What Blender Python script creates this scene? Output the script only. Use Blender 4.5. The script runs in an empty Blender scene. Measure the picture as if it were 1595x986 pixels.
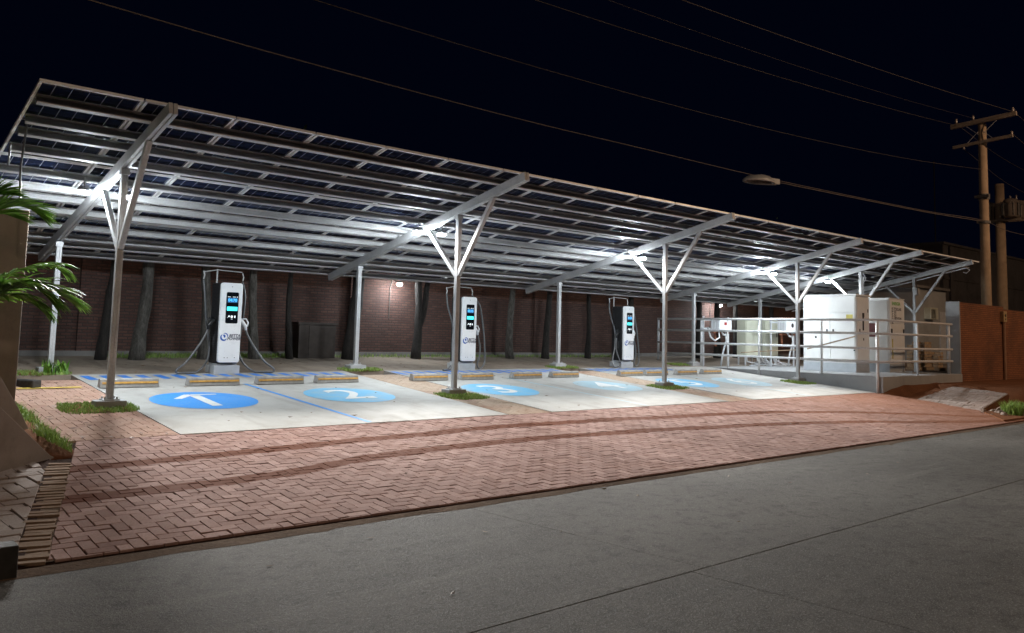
import bpy, bmesh, math, random
from mathutils import Vector, Matrix, Euler, noise
R = random.Random(7)
scene = bpy.context.scene
COL = scene.collection

# ------------------------------------------------------------------ helpers
def tag(o, label=None, cat=None, group=None, kind=None):
    if label: o['label'] = label
    if cat: o['category'] = cat
    if group: o['group'] = group
    if kind: o['kind'] = kind
    return o

def empty(name, loc, label, cat, group=None):
    o = bpy.data.objects.new(name, None)
    o.empty_display_size = 0.2
    o.location = loc
    COL.objects.link(o)
    return tag(o, label, cat, group)

def rotm(d):
    """rotation whose local Z points along d"""
    d = Vector(d).normalized()
    up = Vector((0, 0, 1)) if abs(d.z) < 0.95 else Vector((0, 1, 0))
    x = up.cross(d).normalized()
    y = d.cross(x)
    return Matrix((x, y, d)).transposed()

class MB:
    def __init__(s):
        s.v = []; s.f = []
    def add(s, vs, fs):
        b = len(s.v)
        s.v += [tuple(v) for v in vs]
        s.f += [tuple(i + b for i in f) for f in fs]
        return s
    def box(s, c, size, rot=None):
        hx, hy, hz = size[0]/2, size[1]/2, size[2]/2
        vs = [Vector((x*hx, y*hy, z*hz)) for z in (-1, 1) for y in (-1, 1) for x in (-1, 1)]
        if rot is not None: vs = [rot @ v for v in vs]
        c = Vector(c)
        return s.add([v + c for v in vs], [(0,2,3,1),(4,5,7,6),(0,1,5,4),(2,6,7,3),(0,4,6,2),(1,3,7,5)])
    def span(s, a, b):
        return s.box([(a[i]+b[i])/2 for i in range(3)], [abs(b[i]-a[i]) for i in range(3)])
    def bar(s, a, b, w, h, side=None):
        """box of section w x h from a to b; h is measured in the vertical plane of the bar"""
        a, b = Vector(a), Vector(b); d = (b-a).normalized()
        x = Vector(side) if side else (d.cross(Vector((0,0,1))).normalized() if abs(d.z) < .99 else Vector((1,0,0)))
        y = x.cross(d).normalized()
        m = Matrix((x, d, -y)).transposed() if False else Matrix((x, y, d)).transposed()
        return s.box((a+b)/2, (w, h, (b-a).length), m)
    def prism(s, prof, a, b, ux, uy):
        """closed 2D profile (list of (p,q)) swept from a to b; ux, uy the profile's axes"""
        a, b, ux, uy = Vector(a), Vector(b), Vector(ux), Vector(uy)
        n = len(prof)
        v0 = [a + ux*p + uy*q for p, q in prof]; v1 = [b + ux*p + uy*q for p, q in prof]
        fs = [(i, (i+1) % n, n+(i+1) % n, n+i) for i in range(n)]
        return s.add(v0+v1, fs + [tuple(range(n-1, -1, -1)), tuple(range(n, 2*n))])
    def tube(s, pts, r, seg=8, cap=True):
        pts = [Vector(p) for p in pts]
        rr = r if isinstance(r, (list, tuple)) else [r]*len(pts)
        vs = []; fs = []
        prevx = None
        for i, p in enumerate(pts):
            d = (pts[min(i+1, len(pts)-1)] - pts[max(i-1, 0)]).normalized()
            if prevx is None:
                up = Vector((0,0,1)) if abs(d.z) < .9 else Vector((0,1,0))
                x = up.cross(d).normalized()
            else:
                x = (prevx - d*prevx.dot(d)).normalized()
            prevx = x; y = d.cross(x)
            for k in range(seg):
                t = 2*math.pi*k/seg
                vs.append(p + (x*math.cos(t) + y*math.sin(t))*rr[i])
        for i in range(len(pts)-1):
            for k in range(seg):
                k2 = (k+1) % seg
                fs.append((i*seg+k, i*seg+k2, (i+1)*seg+k2, (i+1)*seg+k))
        if cap:
            fs.append(tuple(range(seg-1, -1, -1))); n = (len(pts)-1)*seg
            fs.append(tuple(range(n, n+seg)))
        return s.add(vs, fs)
    def lathe(s, prof, c, seg=16, axis=(0,0,1)):
        m = rotm(axis); c = Vector(c); vs = []; fs = []
        for r, z in prof:
            for k in range(seg):
                t = 2*math.pi*k/seg
                vs.append(c + m @ Vector((r*math.cos(t), r*math.sin(t), z)))
        n = len(prof)
        for i in range(n-1):
            for k in range(seg):
                k2 = (k+1) % seg
                fs.append((i*seg+k, i*seg+k2, (i+1)*seg+k2, (i+1)*seg+k))
        fs.append(tuple(range(seg-1, -1, -1))); fs.append(tuple(range((n-1)*seg, n*seg)))
        return s.add(vs, fs)
    def build(s, name, m, parent=None, origin=None, smooth=False, bevel=0.0, bseg=2):
        if parent is not None: o0 = Vector(parent['_w']) if '_w' in parent else parent.location.copy()
        elif origin is not None: o0 = Vector(origin)
        else: o0 = Vector((0,0,0))
        me = bpy.data.meshes.new(name)
        me.from_pydata([Vector(v)-o0 for v in s.v], [], s.f)
        bm = bmesh.new(); bm.from_mesh(me)
        bmesh.ops.recalc_face_normals(bm, faces=bm.faces)
        bm.to_mesh(me); bm.free()
        if smooth:
            for p in me.polygons: p.use_smooth = True
        me.materials.append(m)
        o = bpy.data.objects.new(name, me); COL.objects.link(o)
        if parent is not None:
            o.parent = parent
            # a sub-part's mesh is given relative to its thing's base, as the part's is
        else: o.location = o0
        if bevel:
            bv = o.modifiers.new('bevel', 'BEVEL'); bv.width = bevel; bv.segments = bseg; bv.limit_method = 'ANGLE'
            bv.angle_limit = math.radians(40)
        return o

def build_sub(mb, name, m, part, thing, **k):
    """sub-part: the mesh hangs below a part whose own offset from the thing is zero"""
    o0 = thing.location.copy()
    mb.v = [tuple(Vector(v)-o0) for v in mb.v]
    o = mb.build(name, m, None, (0,0,0), **k)
    o.parent = part
    return o

def copy_tree(o, parent=None, top=True):
    c = o.copy(); COL.objects.link(c)
    if parent is not None: c.parent = parent
    for ch in list(o.children): copy_tree(ch, c, False)
    return c

_font_cache = {}
def text_mb(body, size, origin, ux, uy, depth=0.003, shear=0.0, bold=0.0, align='CENTER'):
    """text as solid geometry in the plane (ux, uy) at origin"""
    cu = bpy.data.curves.new('t', 'FONT'); cu.body = body; cu.size = size; cu.align_x = align; cu.align_y = 'CENTER'
    cu.extrude = depth/2; cu.shear = shear; cu.offset = bold; cu.resolution_u = 3
    ob = bpy.data.objects.new('t', cu); COL.objects.link(ob)
    dg = bpy.context.evaluated_depsgraph_get(); dg.update()
    me = bpy.data.meshes.new_from_object(ob.evaluated_get(dg))
    mb = MB(); ux, uy = Vector(ux), Vector(uy); n = ux.cross(uy); o = Vector(origin)
    mb.add([o + ux*v.co.x + uy*v.co.y + n*v.co.z for v in me.vertices], [tuple(p.vertices) for p in me.polygons])
    bpy.data.objects.remove(ob); bpy.data.curves.remove(cu); bpy.data.meshes.remove(me)
    return mb

# ------------------------------------------------------------------ materials
class NT:
    def __init__(s, name):
        s.m = bpy.data.materials.new(name); s.m.use_nodes = True
        s.t = s.m.node_tree; s.n = s.t.nodes; s.l = s.t.links
        s.b = s.n['Principled BSDF']; s.out = s.n['Material Output']
        s._c = None
    def node(s, typ, **k):
        n = s.n.new(typ)
        for a, v in k.items(): setattr(n, a, v)
        return n
    def link(s, a, b): s.l.new(a, b)
    def coord(s):
        if s._c is None: s._c = s.node('ShaderNodeTexCoord')
        return s._c.outputs['Object']
    def mapping(s, scale=(1,1,1), rot=(0,0,0), vec=None):
        n = s.node('ShaderNodeMapping'); n.inputs['Scale'].default_value = scale; n.inputs['Rotation'].default_value = rot
        s.link(vec or s.coord(), n.inputs['Vector']); return n.outputs[0]
    def noise(s, scale, detail=4, rough=.55, vec=None, dist=0):
        n = s.node('ShaderNodeTexNoise'); n.inputs['Scale'].default_value = scale; n.inputs['Detail'].default_value = detail
        n.inputs['Roughness'].default_value = rough; n.inputs['Distortion'].default_value = dist
        s.link(vec or s.coord(), n.inputs['Vector']); return n.outputs['Fac']
    def ramp(s, fac, stops):
        n = s.node('ShaderNodeValToRGB'); e = n.color_ramp.elements
        while len(e) < len(stops): e.new(.5)
        for el, (p, c) in zip(e, stops):
            el.position = p; el.color = (*c, 1) if len(c) == 3 else c
        s.link(fac, n.inputs[0]); return n.outputs[0]
    def fr(s, fac, a, b, lo=0, hi=1):
        n = s.node('ShaderNodeMapRange'); n.inputs[1].default_value = a; n.inputs[2].default_value = b
        n.inputs[3].default_value = lo; n.inputs[4].default_value = hi
        s.link(fac, n.inputs[0]); return n.outputs[0]
    def mix(s, fac, a, b, mode='MIX'):
        n = s.node('ShaderNodeMix', data_type='RGBA', blend_type=mode)
        for sock, v in ((n.inputs[0], fac), (n.inputs[6], a), (n.inputs[7], b)):
            if isinstance(v, bpy.types.NodeSocket): s.link(v, sock)
            elif isinstance(v, (int, float)): sock.default_value = v
            else: sock.default_value = (*v, 1)
        return n.outputs[2]
    def math(s, op, a, b=0.0):
        n = s.node('ShaderNodeMath', operation=op)
        for sock, v in ((n.inputs[0], a), (n.inputs[1], b)):
            if isinstance(v, bpy.types.NodeSocket): s.link(v, sock)
            else: sock.default_value = v
        return n.outputs[0]
    def bump(s, h, strength=.3, dist=.01):
        n = s.node('ShaderNodeBump'); n.inputs['Strength'].default_value = strength; n.inputs['Distance'].default_value = dist
        s.link(h, n.inputs['Height']); s.link(n.outputs[0], s.b.inputs['Normal'])
    def col(s, c):
        i = s.b.inputs['Base Color']
        if isinstance(c, bpy.types.NodeSocket): s.link(c, i)
        else: i.default_value = (*c, 1)
    def set(s, **k):
        for a, v in k.items():
            i = s.b.inputs[a.replace('_', ' ')]
            if isinstance(v, bpy.types.NodeSocket): s.link(v, i)
            else: i.default_value = v

def simple(name, c, rough=.5, metal=0, var=.15, scale=6, bump=0, bscale=60, spec=.5, rvar=.1):
    t = NT(name)
    n = t.noise(scale, 5)
    lo = tuple(x*(1-var) for x in c); hi = tuple(min(1, x*(1+var)) for x in c)
    t.col(t.ramp(n, [(.3, lo), (.7, hi)]))
    n2 = t.noise(scale*3.1, 3)
    t.link(t.fr(n2, .3, .7, max(.02, rough-rvar), min(1, rough+rvar)), t.b.inputs['Roughness'])
    t.set(Metallic=metal, Specular_IOR_Level=spec)
    if bump: t.bump(t.noise(bscale, 4), bump, .004)
    return t.m

def emit(name, c, strength):
    t = NT(name); t.col((0.02,0.02,0.02)); t.b.inputs['Emission Color'].default_value = (*c, 1)
    t.b.inputs['Emission Strength'].default_value = strength
    return t.m

M = {}
def steel_mat(name, lo, hi, metal=.35):
    t = NT(name)
    n = t.noise(3, 6); n2 = t.noise(38, 3)
    c = t.ramp(n, [(.25, lo), (.7, hi)])
    c = t.mix(t.fr(n2, .45, .75, 0, .35), c, (.30,.30,.31))
    streak = t.noise(5, 4, vec=t.mapping((9, 9, .7)))
    c = t.mix(t.fr(streak, .62, .8, 0, .3), c, (.28,.25,.22))
    t.col(c); t.set(Metallic=metal)
    t.link(t.fr(n2, .3, .7, .42, .6), t.b.inputs['Roughness'])
    t.bump(t.noise(25, 3), .06, .004)
    return t.m
M['steel'] = steel_mat('galvanised steel', (.42,.425,.43), (.54,.545,.55), .15)
M['steel_post'] = steel_mat('galvanised steel lit variant', (.40,.41,.42), (.56,.57,.58))  # same galvanised steel as the purlins, toned separately for the lamp-lit posts
M['steel_rail'] = steel_mat('rail steel lit variant', (.66,.68,.70), (.78,.80,.82), .1)  # rail steel lightened in its colour to stand for lamp light on it
M['alu'] = simple('aluminium frame', (.84,.85,.86), .4, .3, .05, 5)
M['bolt'] = simple('dark bolt steel', (.16,.15,.14), .5, .6)
M['lamp_body'] = simple('grey lamp housing', (.25,.26,.27), .45, .3)
M['lens'] = emit('cool led lens', (.87,.95,1.0), 940)
M['wall_lens'] = emit('cool wall led lens', (.88,.95,1.0), 560)
M['black_plastic'] = simple('black plastic', (.018,.019,.021), .35, 0, .25, 9)
M['white_plastic'] = simple('white powder coat', (.80,.82,.84), .32, 0, .03, 4)
M['grey_plinth'] = simple('grey plinth paint', (.42,.44,.46), .5, 0, .08, 8)
M['rubber'] = simple('cable rubber', (.11,.115,.12), .38, 0, .2, 20)
M['screen'] = simple('screen glass', (.006,.008,.011), .08, 0, .1, 5, rvar=.02)
M['scr_blue'] = emit('screen blue digits', (.05,.42,.95), 1.6)
M['scr_cyan'] = emit('screen cyan bar', (.05,.80,.85), 1.7)
M['scr_white'] = emit('screen white icons', (.85,.95,1.0), 1.1)
M['scr_panel'] = emit('screen blue field', (.01,.10,.28), .9)
M['logo_blue'] = simple('blue print', (.02,.10,.42), .4, 0, .05)
M['logo_grey'] = simple('dark print', (.06,.06,.09), .4, 0, .05)
M['cream'] = simple('cream cabinet paint', (.60,.61,.50), .5, 0, .06, 3)
M['cab_white'] = simple('white cabinet paint', (.76,.77,.76), .42, 0, .05, 2.5, bump=.04, bscale=9)
M['cab_plinth'] = simple('cabinet plinth grey', (.40,.43,.46), .55, 0, .1, 5)
M['red_mark'] = simple('red mark', (.35,.02,.02), .4)
M['maroon'] = simple('maroon vent', (.14,.04,.045), .5)
M['yellow_label'] = simple('yellow label', (.55,.48,.12), .5)
M['green_mark'] = simple('green mark', (.12,.40,.05), .5)
M['rust'] = simple('rusty angle iron', (.20,.075,.04), .75, .2, .35, 12)
M['conduit'] = simple('grey conduit', (.55,.57,.60), .45, 0, .08)
M['wood'] = simple('weathered pallet wood', (.34,.25,.16), .8, 0, .3, 12, bump=.2)
M['dark_panel'] = simple('dark brown panel', (.045,.034,.028), .6, 0, .3, 5)
M['wire'] = simple('overhead wire', (.07,.058,.05), .6, .2)
M['cable_wire'] = simple('bundled cable', (.17,.14,.12), .6, .1)
M['ceramic'] = simple('glazed insulator', (.33,.28,.24), .25)
M['pole_conc'] = simple('pole concrete', (.43,.31,.205), .85, 0, .18, 3, bump=.15)
M['crossarm'] = simple('weathered crossarm timber', (.30,.24,.19), .85, 0, .25, 7, bump=.2)
M['glass_white'] = simple('lamp bowl rim', (.72,.73,.72), .35, 0, .04)
M['lamp_glass'] = simple('unlit lamp lens', (.10,.105,.11), .15, 0, .1)
M['paint_yellow'] = simple('worn yellow paint', (.58,.42,.07), .7, 0, .35, 14)
M['dark_stone'] = simple('dark kerb stone', (.03,.027,.025), .75, 0, .35, 10, bump=.4, bscale=25)
M['stone'] = simple('rubble stone', (.27,.20,.16), .9, 0, .3, 8, bump=.5, bscale=20)

def concrete(name, base, var=.16, dirt=(.30,.24,.19), dirt_amt=.5, rough=.75):
    t = NT(name)
    n = t.noise(.55, 8, .6); n2 = t.noise(3.3, 6, .65); n3 = t.noise(90, 3)
    lo = tuple(x*(1-var) for x in base); hi = tuple(x*(1+var*.6) for x in base)
    c = t.ramp(n, [(.3, lo), (.68, hi)])
    c = t.mix(t.fr(n2, .52, .78, 0, dirt_amt), c, dirt)
    c = t.mix(t.fr(n3, .35, .65, .12, 0), c, tuple(x*.45 for x in base))
    tyre = t.noise(1.0, 6, .6, vec=t.mapping((3.2, .35, 1)))
    c = t.mix(t.fr(tyre, .54, .75, 0, dirt_amt*.8), c, tuple(x*.6 for x in dirt))
    vor = t.node('ShaderNodeTexNoise'); vor.inputs['Scale'].default_value = 1.3; vor.inputs['Detail'].default_value = 9
    vor.inputs['Distortion'].default_value = 1.2
    t.link(t.coord(), vor.inputs['Vector'])
    crk = t.math('ABSOLUTE', t.math('SUBTRACT', vor.outputs['Fac'], .5))
    c = t.mix(t.fr(crk, 0, .006, .22, 0), c, tuple(x*.5 for x in base))
    t.col(c)
    t.link(t.fr(n2, .3, .7, rough-.12, min(1, rough+.15)), t.b.inputs['Roughness'])
    t.bump(t.math('ADD', t.math('MULTIPLY', n3, .5), n2), .28, .006)
    return t.m
M['slab'] = concrete('pale slab concrete', (.41,.405,.385), .20, (.29,.255,.21), .55)
M['yard'] = concrete('dusty yard concrete', (.25,.205,.16), .3, (.12,.085,.06), .8, .85)
M['plinth_conc'] = concrete('grey platform concrete', (.36,.37,.38), .12, (.25,.23,.21), .35)
M['pillar_conc'] = concrete('brown weathered concrete', (.27,.22,.18), .25, (.14,.11,.085), .6, .85)
M['bld_conc'] = concrete('dull building render', (.20,.19,.18), .25, (.12,.11,.10), .6, .85)

def road_mat():
    t = NT('worn road concrete')
    n = t.noise(.35, 7, .6, vec=t.mapping((.5, 1.4, 1))); n2 = t.noise(2.2, 6, .6); n3 = t.noise(120, 2); n4 = t.noise(34, 4, .7)
    c = t.ramp(n, [(.32, (.052,.049,.045)), (.66, (.128,.121,.111))])
    c = t.mix(t.fr(n2, .45, .72, 0, .65), c, (.082,.075,.067))
    big = t.noise(.16, 5, .6)
    c = t.mix(t.fr(big, .48, .62, 0, .5), c, (.150,.141,.129))
    n5 = t.noise(7, 6, .7)
    c = t.mix(t.fr(n5, .50, .64, 0, .8), c, (.036,.033,.029))
    oil = t.noise(.75, 3, .5, dist=.6)
    c = t.mix(t.fr(oil, .66, .74, 0, .7), c, (.035,.032,.03))
    scf = t.noise(1.0, 5, .6, vec=t.mapping((.22, 3.0, 1)))
    c = t.mix(t.fr(scf, .56, .74, 0, .5), c, (.19,.18,.165))
    c = t.mix(t.fr(n3, .54, .68, 0, .7), c, (.30,.295,.28))
    c = t.mix(t.fr(n4, .54, .34, 0, .75), c, (.045,.043,.04))
    t.col(c)
    t.set(Specular_IOR_Level=.25)
    t.link(t.fr(n4, .3, .7, .66, .9), t.b.inputs['Roughness'])
    t.bump(t.math('ADD', t.math('MULTIPLY', n3, .6), t.math('MULTIPLY', n4, 1.6)), .55, .012)
    return t.m
M['road'] = road_mat()

TRACKS = [[(1.0,9.0),(2.54,9.1),(4.17,9.24),(6.01,9.4),(8.58,9.57),(11.2,9.42),(14.46,9.15),(16.81,8.6),(18.6,7.9),(21.0,7.0)],
          [(1.0,7.98),(2.49,8.02),(3.68,8.11),(5.49,8.5),(7.78,8.67),(10.2,8.55),(13.04,8.25),(15.64,7.8),(17.3,7.3),(21.0,6.55)]]
def paver_mat(name, a, b, tint, tracks=True, dust=.35):
    """paving blocks: a random tone per block (attribute), dust, and the two soil tracks left by tyres"""
    t = NT(name)
    at = t.node('ShaderNodeAttribute', attribute_name='tone')
    c = t.ramp(at.outputs['Fac'], [(0, a), (1, b)])
    n = t.noise(1.1, 6, .6); n2 = t.noise(55, 3); n3 = t.noise(7, 5, .65)
    c = t.mix(t.fr(n3, .45, .75, 0, dust), c, tint)
    c = t.mix(t.fr(n2, .35, .6, .3, 0), c, tuple(x*.5 for x in a))
    c = t.mix(t.fr(n, .5, .75, 0, dust), c, (.30,.155,.105))
    if tracks:
        sep = t.node('ShaderNodeSeparateXYZ'); t.link(t.coord(), sep.inputs[0])
        xn = t.fr(sep.outputs[0], 0, 25, 0, 1)
        wob = t.math('MULTIPLY', t.math('SUBTRACT', t.noise(1.7, 4), .5), .12)
        ed = t.math('MULTIPLY', t.math('SUBTRACT', t.noise(11, 4), .5), .09)
        for k, tr in enumerate(TRACKS):
            fc = t.node('ShaderNodeFloatCurve'); cv = fc.mapping.curves[0]; pts = cv.points
            pts[0].location = (0, (tr[0][1]-5)/6); pts[1].location = (1, (tr[-1][1]-5)/6)
            for x, y in tr: pts.new(x/25, (y-5)/6)
            fc.mapping.update(); t.link(xn, fc.inputs['Value'])
            yc = t.math('MULTIPLY_ADD', fc.outputs[0], 6.0); yc.node.inputs[2].default_value = 5.0
            d = t.math('ABSOLUTE', t.math('ADD', t.math('SUBTRACT', sep.outputs[1], yc), wob))
            d = t.math('ADD', d, ed)
            fade = t.fr(t.noise(.6, 3), .3, .5, .85, 1)
            c = t.mix(t.math('MULTIPLY', t.fr(d, .115, .15, .97, 0), fade), c, (.13,.040,.017))
        # soil swept over the right-hand end of the apron
        sw = t.math('ADD', sep.outputs[0], t.math('MULTIPLY', t.math('SUBTRACT', t.noise(.9, 5), .5), 7))
        c = t.mix(t.fr(sw, 13, 21, 0, .75), c, (.27,.125,.075))
    t.col(c); t.set(Roughness=.88, Specular_IOR_Level=.12)
    t.bump(t.math('ADD', t.math('MULTIPLY', n2, .6), n3), .3, .006)
    return t.m
M['paver'] = paver_mat('red clay pavers', (.25,.145,.122), (.46,.31,.275), (.40,.30,.27))
M['paver_pink'] = paver_mat('dusty pink pavers', (.36,.22,.17), (.43,.28,.215), (.44,.33,.26), False, .7)
M['paver_gap'] = paver_mat('sandy pavers', (.38,.29,.22), (.44,.34,.26), (.46,.38,.30), False, .8)
M['paver_pale'] = paver_mat('pale pavement blocks', (.30,.25,.225), (.46,.40,.37), (.36,.30,.27), False, .4)
M['paver_edge'] = paver_mat('tan edging blocks', (.27,.185,.125), (.33,.23,.16), (.30,.22,.16), False, .4)

def soil_mat(name, a, b):
    t = NT(name)
    n = t.noise(1.5, 8, .65); n2 = t.noise(30, 5, .7)
    c = t.ramp(n, [(.3, a), (.7, b)])
    c = t.mix(t.fr(n2, .4, .65, .45, 0), c, tuple(x*.45 for x in a))
    t.col(c); t.set(Roughness=.95, Specular_IOR_Level=.08); t.bump(t.math('ADD', n, n2), .6, .02)
    return t.m
M['soil'] = soil_mat('red soil', (.16,.068,.034), (.26,.118,.062))
M['joint'] = soil_mat('dark joint soil', (.035,.017,.011), (.065,.031,.02))

def brick_mat(name, c1, c2, mortar, bw, rh, ms=.012, stain=.5, scol=(.03,.02,.016)):
    t = NT(name)
    sep = t.node('ShaderNodeSeparateXYZ'); t.link(t.coord(), sep.inputs[0])
    cmb = t.node('ShaderNodeCombineXYZ')
    t.link(t.math('ADD', sep.outputs[0], sep.outputs[1]), cmb.inputs[0]); t.link(sep.outputs[2], cmb.inputs[1])
    br = t.node('ShaderNodeTexBrick'); t.link(cmb.outputs[0], br.inputs['Vector'])
    br.inputs['Color1'].default_value = (*c1, 1); br.inputs['Color2'].default_value = (*c2, 1); br.inputs['Mortar'].default_value = (*mortar, 1)
    br.inputs['Scale'].default_value = 1; br.inputs['Brick Width'].default_value = bw; br.inputs['Row Height'].default_value = rh
    br.inputs['Mortar Size'].default_value = ms; br.inputs['Mortar Smooth'].default_value = .25; br.inputs['Bias'].default_value = 0
    n = t.noise(.8, 7, .65); n2 = t.noise(40, 4, .6)
    c = t.mix(t.fr(n, .45, .7, 0, stain), br.outputs['Color'], scol)
    pt = t.noise(2.0, 4, .6, vec=t.mapping((4.2, 4.2, 13)))
    c = t.mix(t.fr(pt, .58, .72, 0, .55), c, tuple(x*.25 for x in c1))
    c = t.mix(t.fr(n2, .4, .65, .3, 0), c, tuple(x*.4 for x in c1))
    t.col(c); t.set(Roughness=.88)
    h = t.math('ADD', t.math('MULTIPLY', br.outputs['Fac'], -1.0), t.math('MULTIPLY', n2, .45))
    t.bump(h, .8, .012)
    return t.m
M['brick_back'] = brick_mat('rough red brick', (.078,.034,.026), (.125,.060,.046), (.05,.036,.03), .20, .066, .012, .35)
M['brick_right'] = brick_mat('dark long brick', (.26,.095,.04), (.34,.125,.05), (.13,.055,.028), .30, .062, .009, .55)

def leaf_mat(name, a, b, trans=.25):
    t = NT(name)
    n = t.noise(9, 3)
    oi = t.node('ShaderNodeAttribute', attribute_name='tone')
    c = t.ramp(oi.outputs['Fac'], [(0, a), (1, b)])
    c = t.mix(t.fr(n, .35, .65, .35, 0), c, tuple(x*.6 for x in a))
    t.col(c); t.set(Roughness=.45, Specular_IOR_Level=.4)
    tr = t.node('ShaderNodeBsdfTranslucent'); t.link(c, tr.inputs[0])
    mx = t.node('ShaderNodeMixShader'); mx.inputs[0].default_value = trans
    t.link(t.b.outputs[0], mx.inputs[1]); t.link(tr.outputs[0], mx.inputs[2]); t.link(mx.outputs[0], t.out.inputs[0])
    return t.m
M['grass'] = leaf_mat('grass blades', (.14,.26,.04), (.36,.47,.13))
M['palm'] = leaf_mat('palm leaflet', (.08,.21,.025), (.25,.44,.07), .3)
M['foliage'] = leaf_mat('tree leaf', (.03,.055,.02), (.07,.11,.035))
M['dry_leaf'] = leaf_mat('dry leaf', (.09,.05,.025), (.20,.12,.05), .1)

def bark_mat(name, a, b):
    t = NT(name)
    n = t.noise(5, 7, .65, vec=t.mapping((1.6, 1.6, .6))); n2 = t.noise(18, 5, .7, vec=t.mapping((2, 2, .5)))
    c = t.ramp(n, [(.33, a), (.66, b)])
    c = t.mix(t.fr(n2, .38, .6, .6, 0), c, tuple(x*.35 for x in a))
    t.col(c); t.set(Roughness=.92); t.bump(t.math('ADD', n, n2), .9, .03)
    return t.m
M['bark_grey'] = bark_mat('grey lichened bark', (.05,.045,.038), (.15,.14,.125))
M['bark_dark'] = bark_mat('dark bark', (.012,.010,.009), (.035,.029,.024))
M['palm_stem'] = bark_mat('palm stem', (.09,.10,.04), (.18,.19,.08))

def paint_on(name, c, wear=.45):
    t = NT(name)
    n = t.noise(2.4, 7, .65); n2 = t.noise(30, 4)
    cc = t.mix(t.fr(n, .45, .72, 0, wear), c, (.40,.44,.45))
    cc = t.mix(t.fr(n2, .5, .75, 0, .25), cc, (.42,.44,.44))
    t.col(cc); t.set(Roughness=.6); t.bump(n2, .1, .004)
    return t.m
M['blue_strong'] = paint_on('bright blue paint', (.035,.27,.72), .12)
M['blue_mid'] = paint_on('faded sky blue paint', (.13,.42,.66), .7)
M['blue_pale'] = paint_on('worn pale blue paint', (.30,.46,.54), .9)
M['blue_hatch'] = paint_on('deep blue hatch paint', (.02,.17,.58), .05)
M['white_paint'] = paint_on('white road paint', (.72,.73,.72), .45)

def cell_mat():
    """solar module seen from below: six columns of half cut cells between pale gaps"""
    t = NT('solar cells')
    sep = t.node('ShaderNodeSeparateXYZ'); t.link(t.coord(), sep.inputs[0])
    def lines(sock, pitch, w, off=0.0):
        f = t.math('FRACT', t.math('DIVIDE', t.math('ADD', sock, off), pitch))
        d = t.math('ABSOLUTE', t.math('SUBTRACT', f, .5))
        return t.math('GREATER_THAN', d, .5 - w/pitch/2)
    lx = lines(sep.outputs[0], .19167, .010)
    ly = lines(sep.outputs[1], .0965, .004)
    mid = t.math('LESS_THAN', t.math('ABSOLUTE', t.math('SUBTRACT', sep.outputs[1], 1.19)), .014)
    ln = t.math('MAXIMUM', lx, mid)
    n = t.noise(1.3, 4)
    base = t.ramp(n, [(.3, (.007,.012,.036)), (.7, (.012,.024,.075))])
    c = t.mix(t.math('MULTIPLY', ly, .35), base, (.10,.11,.14))
    c = t.mix(t.math('MULTIPLY', ln, .9), c, (.36,.38,.42))
    t.col(c); t.set(Roughness=.09, Specular_IOR_Level=.6)
    t.bump(t.noise(4, 2), .015, .01)
    return t.m
M['cell'] = cell_mat()

# ------------------------------------------------------------------ ground levels
def gz(y):
    """the apron and parking slope up from the road to the back wall"""
    return .475 + .0793*(min(max(y, 6.51), 19.5) - 12.5)
SL = Vector((0, 1, .0793)).normalized()
SN = Vector((0, -.0793, 1)).normalized()

def sheet(name, poly, off, m, thick=.0, kind='structure', label=None):
    """flat sheet (or slab of given thickness) laid on the sloping ground"""
    mb = MB()
    n = len(poly)
    top = [(x, y, gz(y)+off) for x, y in poly]
    if thick:
        bot = [(x, y, gz(y)+off-thick) for x, y in poly]
        mb.add(top+bot, [tuple(range(n))] + [(i, n+i, n+(i+1) % n, (i+1) % n) for i in range(n)])
    else: mb.add(top, [tuple(range(n))])
    o = mb.build(name, m)
    return tag(o, label, None, None, kind)

# terrain in one sheet to the horizon
mb = MB()
ys = [-260, -30, 6.40, 6.55, 9, 12, 15, 18, 19.5, 40, 260]
xs = [-260, -40, -10, 0, 10, 20, 30, 50, 100, 300]
def tz(y): return -.32 if y < 6.5 else gz(y) - .11
vs = [(x, y, tz(y)) for y in ys for x in xs]
nx = len(xs)
mb.add(vs, [(j*nx+i, j*nx+i+1, (j+1)*nx+i+1, (j+1)*nx+i) for j in range(len(ys)-1) for i in range(nx-1)])
tag(mb.build('ground', M['soil']), None, None, None, 'structure')

# road in concrete bays with open joints
mb = MB()
def road_bay(x0, x1, y0, y1, s0=0, s1=0):
    g = .0035; z = -.03
    h = .0012; p = [(x0+h+s0, y0+g), (x1-h+s1, y0+g), (x1-h, y1-g), (x0+h, y1-g)]
    c = .004
    top = [(p[0][0]+c, p[0][1]+c, z), (p[1][0]-c, p[1][1]+c, z), (p[2][0]-c, p[2][1]-c, z), (p[3][0]+c, p[3][1]-c, z)]
    rim = [(x, y, z-.006) for x, y in p]; bot = [(x, y, z-.2) for x, y in p]
    fs = [(0,1,2,3)]
    for i in range(4):
        j = (i+1) % 4
        fs += [(i, 4+i, 4+j, j), (4+i, 8+i, 8+j, 4+j)]
    mb.add(top+rim+bot, fs)
for (y0, y1, s) in ((3.74, 6.43, .16), (-.5, 3.74, .25), (-5, -.5, 0), (-14, -5, 0)):
    for (x0, x1, a, b) in ((-60, -14, 0, 0), (-14, 5.02, 0, s), (5.02, 27, s, 0), (27, 60, 0, 0), (60, 160, 0, 0)):
        road_bay(x0, x1, y0, y1, a, b)
tag(mb.build('road', M['road']), None, None, None, 'structure')
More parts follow.
